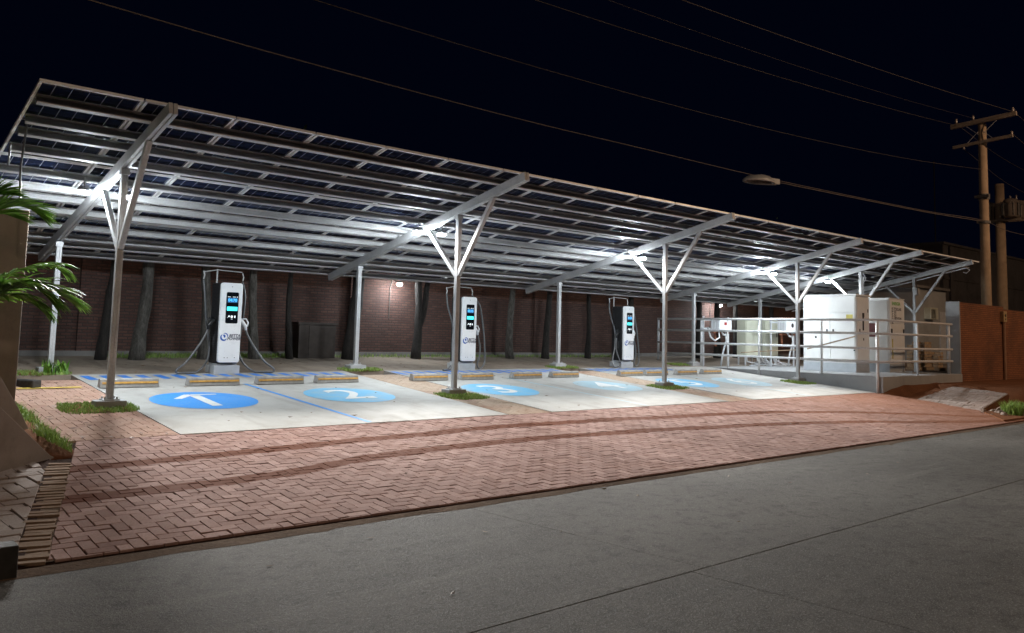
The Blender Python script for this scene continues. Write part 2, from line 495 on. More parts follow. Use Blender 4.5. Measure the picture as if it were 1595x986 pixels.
# soil gathered in the gutter where road meets pavers
mb = MB()
x = -6.0; pts = []
while x < 26:
    w = .05 + .09*abs(noise.noise(Vector((x*.9, 3, 0)))) + (.10 if x < 3.5 else 0)*(.6+.4*noise.noise(Vector((x*2, 9, 0))))
    pts.append((x, 6.47, 6.40-w)); x += .12
for i in range(len(pts)-1):
    (xa, ya, wa), (xb, yb, wb) = pts[i], pts[i+1]
    mb.add([(xa, wa, -.0285), (xb, wb, -.0285), (xb, 6.415, -.012), (xa, 6.415, -.012), (xb, 6.50, -.030), (xa, 6.50, -.030)], [(0,1,2,3), (3,2,4,5)])
M['gutter'] = soil_mat('gutter soil', (.11,.072,.05), (.22,.155,.11))
tag(mb.build('gutter_soil', M['gutter']), None, None, None, 'structure')

# ------------------------------------------------------------------ herringbone paving, every block real
def clip(poly, a, b):
    """keep the part of poly left of the line a->b"""
    out = []
    ex, ey = b[0]-a[0], b[1]-a[1]
    side = lambda p: ex*(p[1]-a[1]) - ey*(p[0]-a[0])
    for i in range(len(poly)):
        p, q = poly[i], poly[(i+1) % len(poly)]
        sp, sq = side(p), side(q)
        if sp >= 0: out.append(p)
        if sp*sq < 0:
            t = sp/(sp-sq); out.append((p[0]+(q[0]-p[0])*t, p[1]+(q[1]-p[1])*t))
    return out
def area(p): return abs(sum(p[i][0]*p[(i+1) % len(p)][1]-p[(i+1) % len(p)][0]*p[i][1] for i in range(len(p)))/2)

def paving(name, region, m, zf, W=.106, gap=.0065, jz=.0018, tilt=.012, rot=0.0, off=(0,0), lab=None):
    """region: convex polygon, counter-clockwise"""
    rnd = random.Random(hash(name) % 1000 if False else len(name)*31)
    x0 = min(p[0] for p in region); x1 = max(p[0] for p in region); y0 = min(p[1] for p in region); y1 = max(p[1] for p in region)
    vs = []; fs = []; tones = []
    ca, sa = math.cos(rot), math.sin(rot)
    cx, cy = (x0+x1)/2, (y0+y1)/2
    ext = max(x1-x0, y1-y0)
    hx = (x1-x0)/2*abs(ca)+(y1-y0)/2*abs(sa)+1; hy = (x1-x0)/2*abs(sa)+(y1-y0)/2*abs(ca)+1
    ni, nj = int(hx/W)+3, int(hy/W)+3
    for i in range(-ni, ni):
        for j in range(-nj, nj):
            k = (i + j) % 4      # 90 degree herringbone on a grid of half blocks
            if k == 0: r = (i, j, 2, 1)
            elif (i - j) % 4 == 1 and False: r = None
            else: r = None
            k2 = (i - j) % 4
            rects = []
            if k2 == 0: rects.append((i, j, 2, 1))
            if k2 == 2: rects.append((i, j, 1, 2)) if False else None
            if k2 == 3: rects.append((i, j, 1, 2))
            for (a, b, w, h) in rects:
                q = [(a*W+gap/2, b*W+gap/2), ((a+w)*W-gap/2, b*W+gap/2), ((a+w)*W-gap/2, (b+h)*W-gap/2), (a*W+gap/2, (b+h)*W-gap/2)]
                jx, jy, ja = rnd.gauss(0, .0012), rnd.gauss(0, .0012), rnd.gauss(0, .006)
                mx = sum(p[0] for p in q)/4; my = sum(p[1] for p in q)/4
                q = [(mx+(p[0]-mx)*math.cos(ja)-(p[1]-my)*math.sin(ja)+jx, my+(p[0]-mx)*math.sin(ja)+(p[1]-my)*math.cos(ja)+jy) for p in q]
                q = [(cx+off[0]+p[0]*ca-p[1]*sa, cy+off[1]+p[0]*sa+p[1]*ca) for p in q]
                if max(p[0] for p in q) < x0 or min(p[0] for p in q) > x1 or max(p[1] for p in q) < y0 or min(p[1] for p in q) > y1: continue
                for e in range(len(region)):
                    q = clip(q, region[e], region[(e+1) % len(region)])
                    if len(q) < 3: break
                if len(q) < 3 or area(q) < .0012: continue
                n = len(q); mx = sum(p[0] for p in q)/n; my = sum(p[1] for p in q)/n
                dz = rnd.gauss(0, jz) + .006*noise.noise(Vector((mx*.8, my*.8, 0)))
                tx, ty = rnd.gauss(0, tilt), rnd.gauss(0, tilt)
                zz = lambda p: zf(p[0], p[1]) + dz + (p[0]-mx)*tx + (p[1]-my)*ty
                ins = .004
                def inset(p):
                    d = math.hypot(p[0]-mx, p[1]-my); f = 1 - ins*1.35/max(d, .01)
                    return (mx+(p[0]-mx)*f, my+(p[1]-my)*f)
                bse = len(vs)
                qi = [inset(p) for p in q]
                vs += [(p[0], p[1], zz(p)) for p in qi] + [(p[0], p[1], zz(p)-.006) for p in q] + [(p[0], p[1], zz(p)-.045) for p in q]
                ff = [tuple(range(n))]
                for t in range(n):
                    u = (t+1) % n
                    ff += [(t, n+t, n+u, u), (n+t, 2*n+t, 2*n+u, n+u)]
                fs += [tuple(bse+t for t in f) for f in ff]
                tones += [min(1, max(0, rnd.gauss(.5, .22)))]*len(ff)
    me = bpy.data.meshes.new(name); me.from_pydata(vs, [], fs)
    at = me.attributes.new('tone', 'FLOAT', 'FACE'); at.data.foreach_set('value', tones)
    bm = bmesh.new(); bm.from_mesh(me); bmesh.ops.recalc_face_normals(bm, faces=bm.faces); bm.to_mesh(me); bm.free()
    me.materials.append(m)
    o = bpy.data.objects.new(name, me); COL.objects.link(o)
    o['kind'] = 'structure'
    return o

g0 = lambda x, y: gz(y)
paving('paver_apron', [(1.46, 6.5), (21.45, 6.5), (21.9, 10.36), (2.53, 10.36)], M['paver'], g0)
paving('paver_strip', [(2.42, 10.37), (3.69, 10.37), (3.69, 15.2), (2.42, 15.2)], M['paver_pink'], g0, gap=.0035, jz=.001, tilt=.006)
for (a, b) in ((9.02, 9.98), (15.22, 16.18)):
    paving('paver_strip', [(a, 10.37), (b, 10.37), (b, 15.2), (a, 15.2)], M['paver_gap'], g0, gap=.003, jz=.0008, tilt=.005)
paving('pavement', [(-5, 6.52), (1.24, 6.52), (1.95, 9.05), (1.95, 9.6), (-5, 9.6)], M['paver_pale'], lambda x, y: gz(y)+.012, W=.14, gap=.009, jz=.005, tilt=.02, rot=.12)
# soil bed that fills the joints
sheet('joint_bed', [(1.1, 6.47), (21.2, 6.47), (21.2, 10.4), (2.0, 10.4)], -.020, M['joint'])
sheet('joint_bed', [(2.3, 10.4), (21.9, 10.4), (21.9, 15.3), (2.3, 15.3)], -.012, M['joint'])
sheet('joint_bed', [(-5, 6.50), (1.3, 6.50), (2.1, 9.3), (2.1, 9.7), (-5, 9.7)], -.004, M['joint'])
# soldier course of tan blocks along the left edge of the apron
mb = MB(); tones = []
p0, p1 = Vector((1.345, 6.50, 0)), Vector((2.14, 9.35, 0)); d = (p1-p0).normalized(); nrm = Vector((-d.y, d.x, 0))
L = (p1-p0).length; s = 0
while s < L:
    c = p0 + d*(s+.045) - nrm*.0
    z = gz(c.y) + R.gauss(.006, .004)
    rot = Matrix.Rotation(math.atan2(d.y, d.x)+R.gauss(0, .03), 3, 'Z')
    mb.box((c.x+R.gauss(0,.008), c.y, z-.0435+R.gauss(0,.002)), (.083, .21+R.gauss(0, .012), .08), rot @ Matrix.Rotation(R.gauss(0,.012), 3, 'X')); s += .085
o = mb.build('edging_course', M['paver_edge'], bevel=.003); o['kind'] = 'structure'

sheet('edging_sand', [(1.20, 6.50), (1.50, 6.50), (2.32, 9.35), (2.00, 9.35)], -.006, M['gutter'])
# parking slabs
SLABS = [(3.70, 9.0), (10.0, 15.2), (16.2, 21.88)]
for a, b in SLABS:
    sheet('parking_slab', [(a, 10.38), (b, 10.38), (b, 15.78), (a, 15.78)], .004, M['slab'], .12)
# yard behind the bays and the yard of the plant area
sheet('yard', [(-8, 15.80), (40, 15.80), (40, 19.4), (-8, 19.4)], -.004, M['yard'], .1)
sheet('yard', [(-8, 9.75), (2.3, 9.75), (2.3, 15.79), (-8, 15.79)], -.03, M['yard'], .1)
sheet('yard', [(27.3, 10.7), (60, 10.7), (60, 15.79), (27.3, 15.79)], -.004, M['yard'], .1)

def on_slab(poly, name, m, off):
    return sheet(name, poly, off, m)
# deep blue hatching behind the wheel stops
mb = MB()
for (a, b) in ((3.78, 8.72), (10.02, 15.15), (16.25, 19.55)):
    x = a; k = 0
    while x < b - .1:
        w = .15
        q = [(x, 15.10), (x+w, 15.10), (x+w-.09+.10, 15.60), (x-.09+.10, 15.60)]
        q = [(x+.05, 15.10), (x+.05+w, 15.10), (x+w, 15.60), (x, 15.60)]
        mb.add([(p[0], p[1], gz(p[1])+.008) for p in q], [(0,1,2,3)]); x += .30
tag(mb.build('hatch_marking', M['blue_hatch']), None, None, None, 'structure')
# bay dividing lines
for (xa, xb, m) in ((6.13, 6.36, 'blue_strong'), (12.3, 12.53, 'blue_pale'), (18.45, 18.6, 'blue_pale')):
    sheet('bay_line', [(xb, 10.42), (xb+.075, 10.42), (xa+.075, 14.3), (xa, 14.3)], .008, M[m])
# round bay emblems with their numerals
for i, (cx, cy, m) in enumerate(((4.88, 12.75, 'blue_strong'), (7.42, 12.78, 'blue_mid'), (10.85, 12.78, 'blue_mid'), (14.05, 12.8, 'blue_pale'), (17.05, 12.85, 'blue_mid'), (19.22, 12.72, 'blue_pale'))):
    r = .79
    o = sheet('bay_emblem', [(cx+r*math.cos(t*math.pi/36), cy+r*math.sin(t*math.pi/36)) for t in range(72)], .0085, M[m])
    if i == 0:
        for q in ([(cx-.09, cy-.55), (cx+.07, cy-.55), (cx+.07, cy+.42), (cx-.09, cy+.42)],
                  [(cx-.42, cy+.16), (cx-.30, cy+.14), (cx-.06, cy+.42), (cx-.06, cy+.53), (cx-.14, cy+.53)],
                  [(cx-.05, cy+.44), (cx+.36, cy+.46), (cx+.36, cy+.52), (cx-.05, cy+.53)]):
            sheet('bay_numeral', q, .0128, M['white_paint'])
    else:
        t = text_mb(str(i+1), 1.35, (cx, cy, gz(cy)+.0132), (1, 0, 0), tuple(SL), .0006, bold=.015)
        tag(t.build('bay_numeral', M['white_paint']), None, None, None, 'structure')
sheet('kerb_line', [(2.62, 14.27), (3.52, 14.27), (3.52, 14.36), (2.62, 14.36)], .012, M['paint_yellow'])

# ------------------------------------------------------------------ carport
RF = [3.44, 9.47, 15.70, 21.70, 25.50, 29.40]
TS = -.2235
def rz(y): return 4.29 + (y-10.59)*TS          # underside of the rafters
RD = Vector((0, 1, TS)).normalized(); RN = Vector((0, -TS, 1)).normalized()
carport = empty('carport', (16.5, 12.5, 0), 'long galvanised steel carport roofed with dark solar panels over the charging bays', 'carport')
RH = .155
for i, X in enumerate(RF):
    mb = MB()
    a = Vector((X, 10.57, rz(10.57))) + RN*RH/2; b = Vector((X, 17.42, rz(17.42))) + RN*RH/2
    # two lipped channels side by side with a groove between them
    for s in (-1, 1):
        mb.bar(a + Vector((s*.031, 0, 0)), b + Vector((s*.031, 0, 0)), .050, RH, (1,0,0))
    mb.bar(a + RD*.02, b - RD*.02, .012, RH-.03, (1,0,0))
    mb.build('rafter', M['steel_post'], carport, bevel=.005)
    zf, zr = gz(12.5), gz(16.12)
    for (y, z0, bot) in ((12.5, zf, .0), (16.12, zr, .0)):
        mb = MB()
        top = rz(y) - .006
        for s in (-1, 1): mb.box((X + s*.0225, y, (z0+top)/2), (.042, .085, top-z0))
        mb.box((X, y, (z0+top)/2), (.01, .07, top-z0-.01))
        mb.box((X, y, top-.05), (.12, .10, .09))
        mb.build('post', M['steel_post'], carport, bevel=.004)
        # welded base plate with two concrete shoes
        mb = MB()
        mb.box((X, y, z0+.103), (.22, .20, .018))
        for sx in (-1, 1):
            for sy in (-1, 1): mb.lathe([(.013, 0), (.013, .035)], (X+sx*.08, y+sy*.07, z0+.108), 6)
        mb.build('base_plate', M['steel'], carport)
        mb = MB(); mb.box((X, y, z0+.03), (.40, .26, .13)); mb.build('footing', M['plinth_conc'], carport, bevel=.012)
    for (y1, z1) in ((11.47, rz(11.47)), (13.50, rz(13.50))):
        mb = MB()
        s = -1 if y1 < 12.5 else 1
        a = Vector((X, 12.5+s*.035, 2.71)); b = Vector((X, y1, z1+.015))
        for k in (-1, 1): mb.bar(a + Vector((k*.0205, 0, 0)), b + Vector((k*.0205, 0, 0)), .038, .075, (1,0,0))
        mb.bar(a, b, .01, .06, (1,0,0))
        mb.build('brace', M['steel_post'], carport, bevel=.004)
# purlins: lipped channels open towards the road
PX0, PX1 = 2.05, 30.98
PUR = [10.88+2.34*k+d for k in range(3) for d in (.34, .94, 1.34, 1.90)]
for y in PUR:
    base = Vector((0, y, rz(y))) + RN*(RH+.002)
    w, h, t, lip = .075, .112, .004, .020
    prof = [(w-p, q) for p, q in [(0,0),(w,0),(w,lip),(w-t,lip),(w-t,t),(t,t),(t,h-t),(w-t,h-t),(w-t,h-lip),(w,h-lip),(w,h),(0,h)]]   # open side towards the road
    MB().prism(prof, base+Vector((PX0, 0, 0)), base+Vector((PX1, 0, 0)), RD, RN).build('purlin', M['alu'] if False else M['steel'], carport)
# cleats joining purlins to rafters
mb = MB()
for X in RF:
    for y in PUR:
        p = Vector((X+.075, y-.03, rz(y))) + RN*(RH+.05)
        mb.bar(p - RN*.06, p + RN*.06, .035, .006, (1,0,0))
mb.build('cleat', M['steel'], carport)
# solar panels: 24 x 3, the cell sheet with its frame below it
PW, PL = 1.209, 2.34/math.cos(math.atan(.2235))
def panel_mesh():
    mb = MB(); g = .011
    w, l = PW-2*g, PL-2*g
    mb.add([(0.012,0.012,.020),(w-.012,0.012,.020),(w-.012,l-.012,.020),(0.012,l-.012,.020),(0.012,0.012,.026),(w-.012,0.012,.026),(w-.012,l-.012,.026),(0.012,l-.012,.026)],
           [(0,3,2,1),(4,5,6,7),(0,1,5,4),(1,2,6,5),(2,3,7,6),(3,0,4,7)])
    me = bpy.data.meshes.new('solar_panel'); me.from_pydata(mb.v, [], mb.f); me.materials.append(M['cell'])
    fb = MB(); h = .035; t = .003; fl = .036
    L = [(0,0),(fl,0),(fl,t),(t,t),(t,h),(0,h)]
    fb.prism(L, (0,0,0), (0,l,0), (1,0,0), (0,0,1)); fb.prism(L, (w,0,0), (w,l,0), (-1,0,0), (0,0,1))
    fb.prism(L, (0,0,0), (w,0,0), (0,1,0), (0,0,1)); fb.prism(L, (0,l,0), (w,l,0), (0,-1,0), (0,0,1))
    jb = MB()
    for k in (.25, .5, .75): jb.box((w*k, l/2, .010), (.05, .03, .016))
    mf = bpy.data.meshes.new('frame'); mf.from_pydata(fb.v, [], fb.f)
    bm = bmesh.new(); bm.from_mesh(mf); bmesh.ops.recalc_face_normals(bm, faces=bm.faces); bm.to_mesh(mf); bm.free()
    mf.materials.append(M['alu'])
    mj = bpy.data.meshes.new('junction_box'); mj.from_pydata(jb.v, [], jb.f); mj.materials.append(M['black_plastic'])
    return me, mf, mj
pm, pf, pj_ = panel_mesh()
for r in range(3):
    for cidx in range(24):
        y = 10.88 + 2.34*r; x = 1.99 + PW*cidx
        p = Vector((x+.011, y, rz(y))) + RN*(RH+.002+.112+.002) + RD*.011
        o = bpy.data.objects.new('solar_panel', pm); COL.objects.link(o); o.parent = carport
        o.matrix_basis = Matrix.Translation(p - carport.location) @ Matrix((Vector((1,0,0)), RD, RN)).transposed().to_4x4()
        for me, nm in ((pf, 'panel_frame'), (pj_, 'junction_box')):
            q = bpy.data.objects.new(nm, me); COL.objects.link(q); q.parent = o
# hanging cables and the bundled feed along the near gable
mb = MB()
mb.tube([(2.06, 11.95, 4.42), (2.08, 11.96, 4.1), (2.05, 11.97, 3.6), (2.07, 11.96, 3.1)], .013, 6)
for (yy, dz) in ((12.6, .14), (13.6, .12)):
    mb.tube([(2.02+.02*k, yy+k*.14, rz(yy+k*.14)+.16-dz*math.sin(k/5*math.pi)) for k in range(6)], .014, 6)
mb.build('cable', M['rubber'], carport)
mb = MB()
a, b = Vector((25.47, 12.42, 0)), None
mb.tube([(25.5, 12.41, 3.78), (25.55, 12.38, 3.70), (25.62, 12.40, 3.60), (25.58, 12.44, 3.52), (25.47, 12.41, 3.55), (25.46, 12.38, 3.66), (25.53, 12.40, 3.70)], .012, 6)
mb.tube([(25.52, 12.43, 3.7), (25.50, 12.43, 3.2), (25.49, 12.43, 2.2), (25.5, 12.43, .8)], .016, 6)
mb.build('cable', M['conduit'], carport)
MB().box((29.37, 12.40, 3.42), (.20, .09, .24)).build('junction_box', M['steel'], carport, bevel=.006)
mb = MB(); mb.tube([(29.43, 10.8, rz(10.8)-.06), (29.44, 12.4, rz(12.4)-.07), (29.43, 14, rz(14)-.06), (29.44, 17.2, rz(17.2)-.06)], .022, 6)
mb.tube([(29.43, 10.8, rz(10.8)-.06), (29.44, 10.7, rz(10.7)-.16), (29.42, 10.8, rz(10.8)-.24), (29.44, 10.9, rz(10.9)-.18)], .014, 6)
mb.build('conduit', M['conduit'], carport)

# ------------------------------------------------------------------ lamps under the carport
ORD = ['first', 'second', 'third', 'fourth', 'fifth']
def flood(x, y, z, label):
    t = empty('led_floodlight', (x, y, z), label, 'floodlight', 'lamps under the carport')
    MB().lathe([(.04, .075), (.075, .065), (.095, .045), (.10, .012), (.092, -.002)], (x, y, z), 20).build('housing', M['lamp_body'], t, smooth=True)
    MB().lathe([(.086, .0), (.083, -.020), (.065, -.036), (.035, -.045), (.008, -.047)], (x, y, z), 20).build('lens', M['lens'], t, smooth=True)
    mb = MB()
    mb.tube([(x, y, z+.05), (x, y, rz(y)+RH+.0)], .012, 8)
    mb.box((x, y, z+.06), (.05, .05, .02))
    mb.build('bracket', M['steel'], t)
for i, (X, sides) in enumerate(((3.44, (-1, 1)), (9.47, (-1, 1)), (15.70, (-1, 1)), (21.70, (-1, 1)), (25.50, (-1,)))):
    for s in sides:
        side = 'left of' if s < 0 else 'right of'
        flood(X + s*.285, 13.45, 3.60 if X < 25 else 3.56, 'round lit floodlight %s the %s rafter from the left gable' % (side, ORD[i]))

def beam(x, y, z, energy, target, spot=120):
    """extra spot light added at a floodlight to brighten what it aims at"""
    l = bpy.data.lights.new('added_flood_spot', 'SPOT'); l.energy = energy; l.color = (1.0, .965, .91); l.shadow_soft_size = .09
    l.spot_size = math.radians(spot); l.spot_blend = 1.0
    o = bpy.data.objects.new('added_flood_spot', l); COL.objects.link(o); o.location = (x, y, z)
    o.rotation_euler = (Vector(target)-Vector((x, y, z))).to_track_quat('-Z', 'Y').to_euler()
for X, dx in ((3.725, 3), (9.185, -5), (9.755, 5), (15.415, -5), (15.985, 5), (21.415, -5.5)): beam(X, 13.45, 3.48, 1500, (X+dx*.7, 4.6, 0), 84)  # spots added to throw more light over apron and road
beam(3.155, 13.45, 3.48, 650, (.3, 10.6, 1.3), 80)  # weaker added spot, aimed left to lift the palm
# ------------------------------------------------------------------ wheel stops
proto = None
WS = [(3.74, 'leftmost of all, partly behind the first front post'), (5.11, 'in front of the first charger, left of the blue line'),
      (6.33, 'just right of the first blue dividing line'), (7.50, 'behind the emblem with numeral 2, beside the sandy strip'),
      (9.66, 'beside the second front post, left of the second charger'), (10.90, 'directly in front of the second charger'),
      (12.38, 'just right of the second charger, third of the middle bay row'), (13.60, 'last in the middle bay row before the third rear post'),
      (16.00, 'in front of the third charger, first beside the third rear post'), (17.02, 'just behind the third front post, right of the third charger'),
      (18.33, 'second from the platform railing'), (19.50, 'nearest the raised platform with the railing')]
for i, (x, lab) in enumerate(WS):
    y = 14.13; z = gz(14.2)+.006
    if proto is None:
        proto = empty('wheel_stop', (0,0,0), 'x', 'wheel stop')
        prof = [(0,0),(.17,0),(.135,.125),(.12,.14),(.05,.14),(.035,.125)]
        MB().prism(prof, (0,0,0), (.90,0,0), (0,1,0), (0,0,1)).build('block', simple('wheel stop concrete', (.30,.29,.275), .8, 0, .22, 9, bump=.3), proto, bevel=.008)
        f = Vector((0, .035, .125)).normalized(); n = Vector((0, -f.z, f.y))
        a = Vector((0, .0215, .077)) + n*.003
        MB().prism([(-.016,0),(.016,0),(.016,.004),(-.016,.004)], (.03, a.y, a.z), (.885, a.y, a.z), f, n).build('reflective_strip', simple('amber reflector strip', (.60,.34,.09), .35, 0, .2, 18), proto)
        o = proto
    else: o = copy_tree(proto)
    o.location = (x, y, z); o.rotation_euler = (math.atan(.0793), 0, R.gauss(0, .008))
    tag(o, ('concrete wheel stop ' + lab), 'wheel stop', 'wheel stops along the parking bays')

# ------------------------------------------------------------------ chargers
def charger(x, y, label, variant):
    z0 = gz(y+.2)+.0
    t = empty('charging_station', (x, y, z0), label, 'charger', 'electric vehicle chargers')
    W, D, H = .45, .50, 1.74
    zb = .19
    mb = MB(); mb.span((x-.25, y+.02, z0-.04), (x+.25, y+.48, z0+.15)); mb.span((x-.20, y+.05, z0+.15), (x+.20, y+.45, z0+.19))
    mb.build('plinth', M['grey_plinth'], t, bevel=.008)
    # black body
    pr = [(-W/2+.03, .02), (W/2-.03, .02), (W/2-.005, .06), (W/2-.005, D-.1), (W/2-.08, D), (-W/2+.08, D), (-W/2+.005, D-.1), (-W/2+.005, .06)]
    body = MB().prism(pr, (x, y, z0+zb), (x, y, z0+H-.01), (1,0,0), (0,1,0)).build('body', M['black_plastic'], t, bevel=.02, bseg=3)
    mb = MB()
    for k in range(7):
        mb.box((x-W/2+.004, y+.26, z0+.55+k*.03), (.012, .22, .010)); mb.box((x+W/2-.004, y+.26, z0+.55+k*.03), (.012, .22, .010))
    build_sub(mb, 'vent', M['rubber'], body, t)
    # white rounded front panel
    w, h, r = W/2-.012, (H-zb-.02)/2, .05
    cz = z0 + zb + .015 + h
    prof = []
    for (sx, sz, a0) in ((1, 1, 0), (-1, 1, 90), (-1, -1, 180), (1, -1, 270)):
        for k in range(6):
            a = math.radians(a0 + k*18); prof.append((sx*(w-r) + r*math.cos(a), sz*(h-r) + r*math.sin(a)))
    fp = MB().prism(prof, (x, y+.035, cz), (x, y-.03, cz), (1,0,0), (0,0,1)).build('front_panel', M['white_plastic'], t, bevel=.012, bseg=3)
    # screen
    sw, sh, sz = .20, .60, z0+1.255
    prof = []
    w2, h2, r2 = sw/2+.02, sh/2, .025
    for (sx, s2, a0) in ((1, 1, 0), (-1, 1, 90), (-1, -1, 180), (1, -1, 270)):
        for k in range(4):
            a = math.radians(a0 + k*30); prof.append((sx*(w2-r2) + r2*math.cos(a), s2*(h2-r2) + r2*math.sin(a)))
    scr = MB().prism(prof, (x+.015, y-.025, sz), (x+.015, y-.036, sz), (1,0,0), (0,0,1)).build('screen', M['screen'], t)
    cx = x+.015; yf = y-.0375
    mb = MB(); mb.span((cx-.098, yf, sz+.10), (cx+.098, yf+.001, sz+.19)); build_sub(mb, 'display_field', M['scr_panel'], scr, t)
    mb = text_mb('04:70' if variant == 0 else ('05:15' if variant == 1 else '02:38'), .078, (cx, yf-.001, sz+.145), (1,0,0), (0,0,1), .001, bold=.002)
    build_sub(mb, 'digits', M['scr_blue'], scr, t)
    mb = MB(); mb.span((cx-.102, yf, sz-.055), (cx+.102, yf+.001, sz+.02)); build_sub(mb, 'status_bar', M['scr_cyan'], scr, t)
    mb = MB(); mb.lathe([(.024, 0), (.024, .001)], (cx, yf, sz-.17), 14, (0,-1,0)); build_sub(mb, 'icon', M['scr_white'], scr, t)
    mb = MB()
    mb.lathe([(.016, 0), (.016, .001)], (cx-.055, yf, sz-.163), 10, (0,-1,0)); mb.bar((cx-.065, yf, sz-.172), (cx-.095, yf, sz-.195), .014, .001, (0,1,0))
    build_sub(mb, 'icon', M['scr_white'], scr, t)
    mb = MB(); mb.box((cx+.06, yf, sz-.17), (.022, .001, .045)); build_sub(mb, 'icon', M['scr_white'], scr, t)
    mb = MB(); mb.box((cx, yf, sz-.215), (.03, .001, .008))
    mb.span((cx-.10, yf, sz+.205), (cx-.04, yf+.001, sz+.213)); mb.span((cx+.0, yf, sz+.205), (cx+.06, yf+.001, sz+.213)); mb.box((cx+.088, yf, sz+.21), (.016, .001, .016))
    build_sub(mb, 'caption', M['scr_white'], scr, t)
    # emblem and lettering
    lz = z0+.69; yl = y-.0325
    mb = MB()
    def ring(c, r0, r1, a0, a1, n=18):
        vs = []; fs = []
        for k in range(n+1):
            a = math.radians(a0+(a1-a0)*k/n); f = math.sin(k/n*math.pi)**.6
            ra, rb = r0+(r1-r0)*(.5-.5*f), r1-(r1-r0)*(.5-.5*f)
            vs += [(c[0]+ra*math.cos(a), yl, c[1]+ra*math.sin(a)), (c[0]+rb*math.cos(a), yl, c[1]+rb*math.sin(a))]
        for k in range(n): fs.append((2*k, 2*k+1, 2*k+3, 2*k+2))
        mb.add(vs, fs)
    ring((x-.115, lz), .042, .075, 120, 340); ring((x-.105, lz+.01), .055, .075, -20, 110); ring((x-.125, lz+.015), .0, .042, -70, 120)
    build_sub(mb, 'emblem', M['logo_blue'], fp, t)
    mb = text_mb('BETTA', .075, (x-.02, yl, lz+.03), (1,0,0), (0,0,1), .001, .3, .002, 'LEFT')
    mb2 = text_mb('POWER', .075, (x-.055, yl, lz-.03), (1,0,0), (0,0,1), .001, .3, .002, 'LEFT')
    mb.add(mb2.v, mb2.f); build_sub(mb, 'lettering', M['logo_grey'], fp, t)
    mb = MB()
    for k in (-.09, -.03, .11): mb.lathe([(.008, 0), (.008, .002)], (x+k, yl, z0+.30), 8, (0,-1,0))
    mb.lathe([(.008, 0), (.008, .002)], (x, yl, z0+1.66), 8, (0,-1,0))
    build_sub(mb, 'screw', M['logo_grey'], fp, t)
    # overhead cable arm
    mb = MB()
    mb.tube([(x-.12, y+.46, z0+.2), (x-.12, y+.46, z0+2.02)], .016, 8)
    mb.tube([(x-.14, y+.44, z0+2.0), (x+.36, y+.40, z0+1.98)], .010, 6)
    mb.tube([(x-.12, y+.44, z0+2.0), (x-.42, y+.36, z0+1.94)], .010, 6)
    for sx in (-.42, .36): mb.tube([(x+sx, y+.38, z0+1.96), (x+sx+.02, y+.37, z0+1.88), (x+sx, y+.36, z0+1.80)], .012, 6)
    mb.build('cable_arm', M['steel'], t)
    # plugs and cables
    for s in (-1, 1):
        px = x + s*(W/2+.085); py = y+.16; pz = z0+.95
        mat_p = M['white_plastic'] if s > 0 else M['black_plastic']
        mb = MB()
        mb.tube([(x+s*(W/2-.03), py, pz+.06), (px-.02*s, py-.02, pz+.05), (px+.05*s, py-.04, pz-.04), (px+.06*s, py-.04, pz-.12)], [.05, .048, .036, .026], 10)
        mb.tube([(px-.04*s, py-.03, pz+.10), (px+.055*s, py-.05, pz+.10), (px+.10*s, py-.05, pz+.03), (px+.085*s, py-.05, pz-.05)], .015, 8)
        mb.build('plug', mat_p, t, smooth=True)
        if variant == 0:
            cp = [(px+.06*s, py-.04, pz-.12), (px+.2*s, py-.06, pz-.38), (px+.45*s, py-.10, pz-.72), (px+.62*s, py-.14, z0+.10), (px+.64*s, py-.14, z0+.03), (px+.50*s, py-.12, z0+.005),
                  (px+.25*s, py-.08, z0+.03), (px+.04*s, py, z0+.22), (px-.02*s, py+.06, z0+.5), (px+.05*s, py+.10, z0+1.0), (px+.09*s, py+.14, z0+1.5), (x+(.36 if s > 0 else -.42), y+.36, z0+1.78)]
        elif s < 0:
            cp = [(px+.06*s, py-.04, pz-.12), (px+.10*s, py-.06, pz-.40), (px+.04*s, py-.10, pz-.65), (px-.05*s, py-.12, z0+.10), (px+.10*s, py-.14, z0+.02), (px+.32*s, py-.2, z0+.02), (px+.30*s, py-.12, z0+.2),
                  (px+.08*s, py, z0+.6), (px+.02*s, py+.06, z0+1.0), (px+.14*s, py+.10, z0+1.4), (px+.20*s, py+.12, z0+1.65), (x-.42, y+.36, z0+1.82)]
            if variant == 1: cp = [(px+.06*s, py-.04, pz-.12), (px+.09*s, py-.06, pz-.40), (px+.10*s, py-.10, z0+.3), (px+.14*s, py-.12, z0+.04), (px+.34*s, py-.22, z0+.015), (px+.5*s, py-.28, z0+.012), (px+.30*s, py-.2, z0+.02), (px+.02*s, py-.05, z0+.25), (px-.02*s, py, z0+.6), (px+.02*s, py+.06, z0+1.1), (px+.12*s, py+.12, z0+1.5), (x-.42, y+.36, z0+1.80)]
        else:
            cp = [(px+.06*s, py-.04, pz-.12), (px+.14*s, py-.05, pz-.38), (px+.13*s, py-.06, pz-.62), (px+.06*s, py-.06, z0+.12), (px+.14*s, py-.07, z0+.02), (px+.30*s, py-.04, z0+.16), (px+.33*s, py, z0+.55), (px+.30*s, py+.06, z0+1.1), (px+.22*s, py+.10, z0+1.55), (x+.40, y+.34, z0+1.74), (x+.36, y+.36, z0+1.80)]
        # Catmull-Rom through the points
        P = [Vector(p) for p in cp]; P = [P[0]] + P + [P[-1]]; out = []
        for k in range(1, len(P)-2):
            for q in range(8):
                u = q/8; a, b, c, e = P[k-1], P[k], P[k+1], P[k+2]
                out.append(.5*((2*b) + (c-a)*u + (2*a-5*b+4*c-e)*u*u + (3*b-a-3*c+e)*u**3))
        out.append(P[-2])
        out = [Vector((p.x, p.y, max(p.z, gz(p.y)+.028))) for p in out]
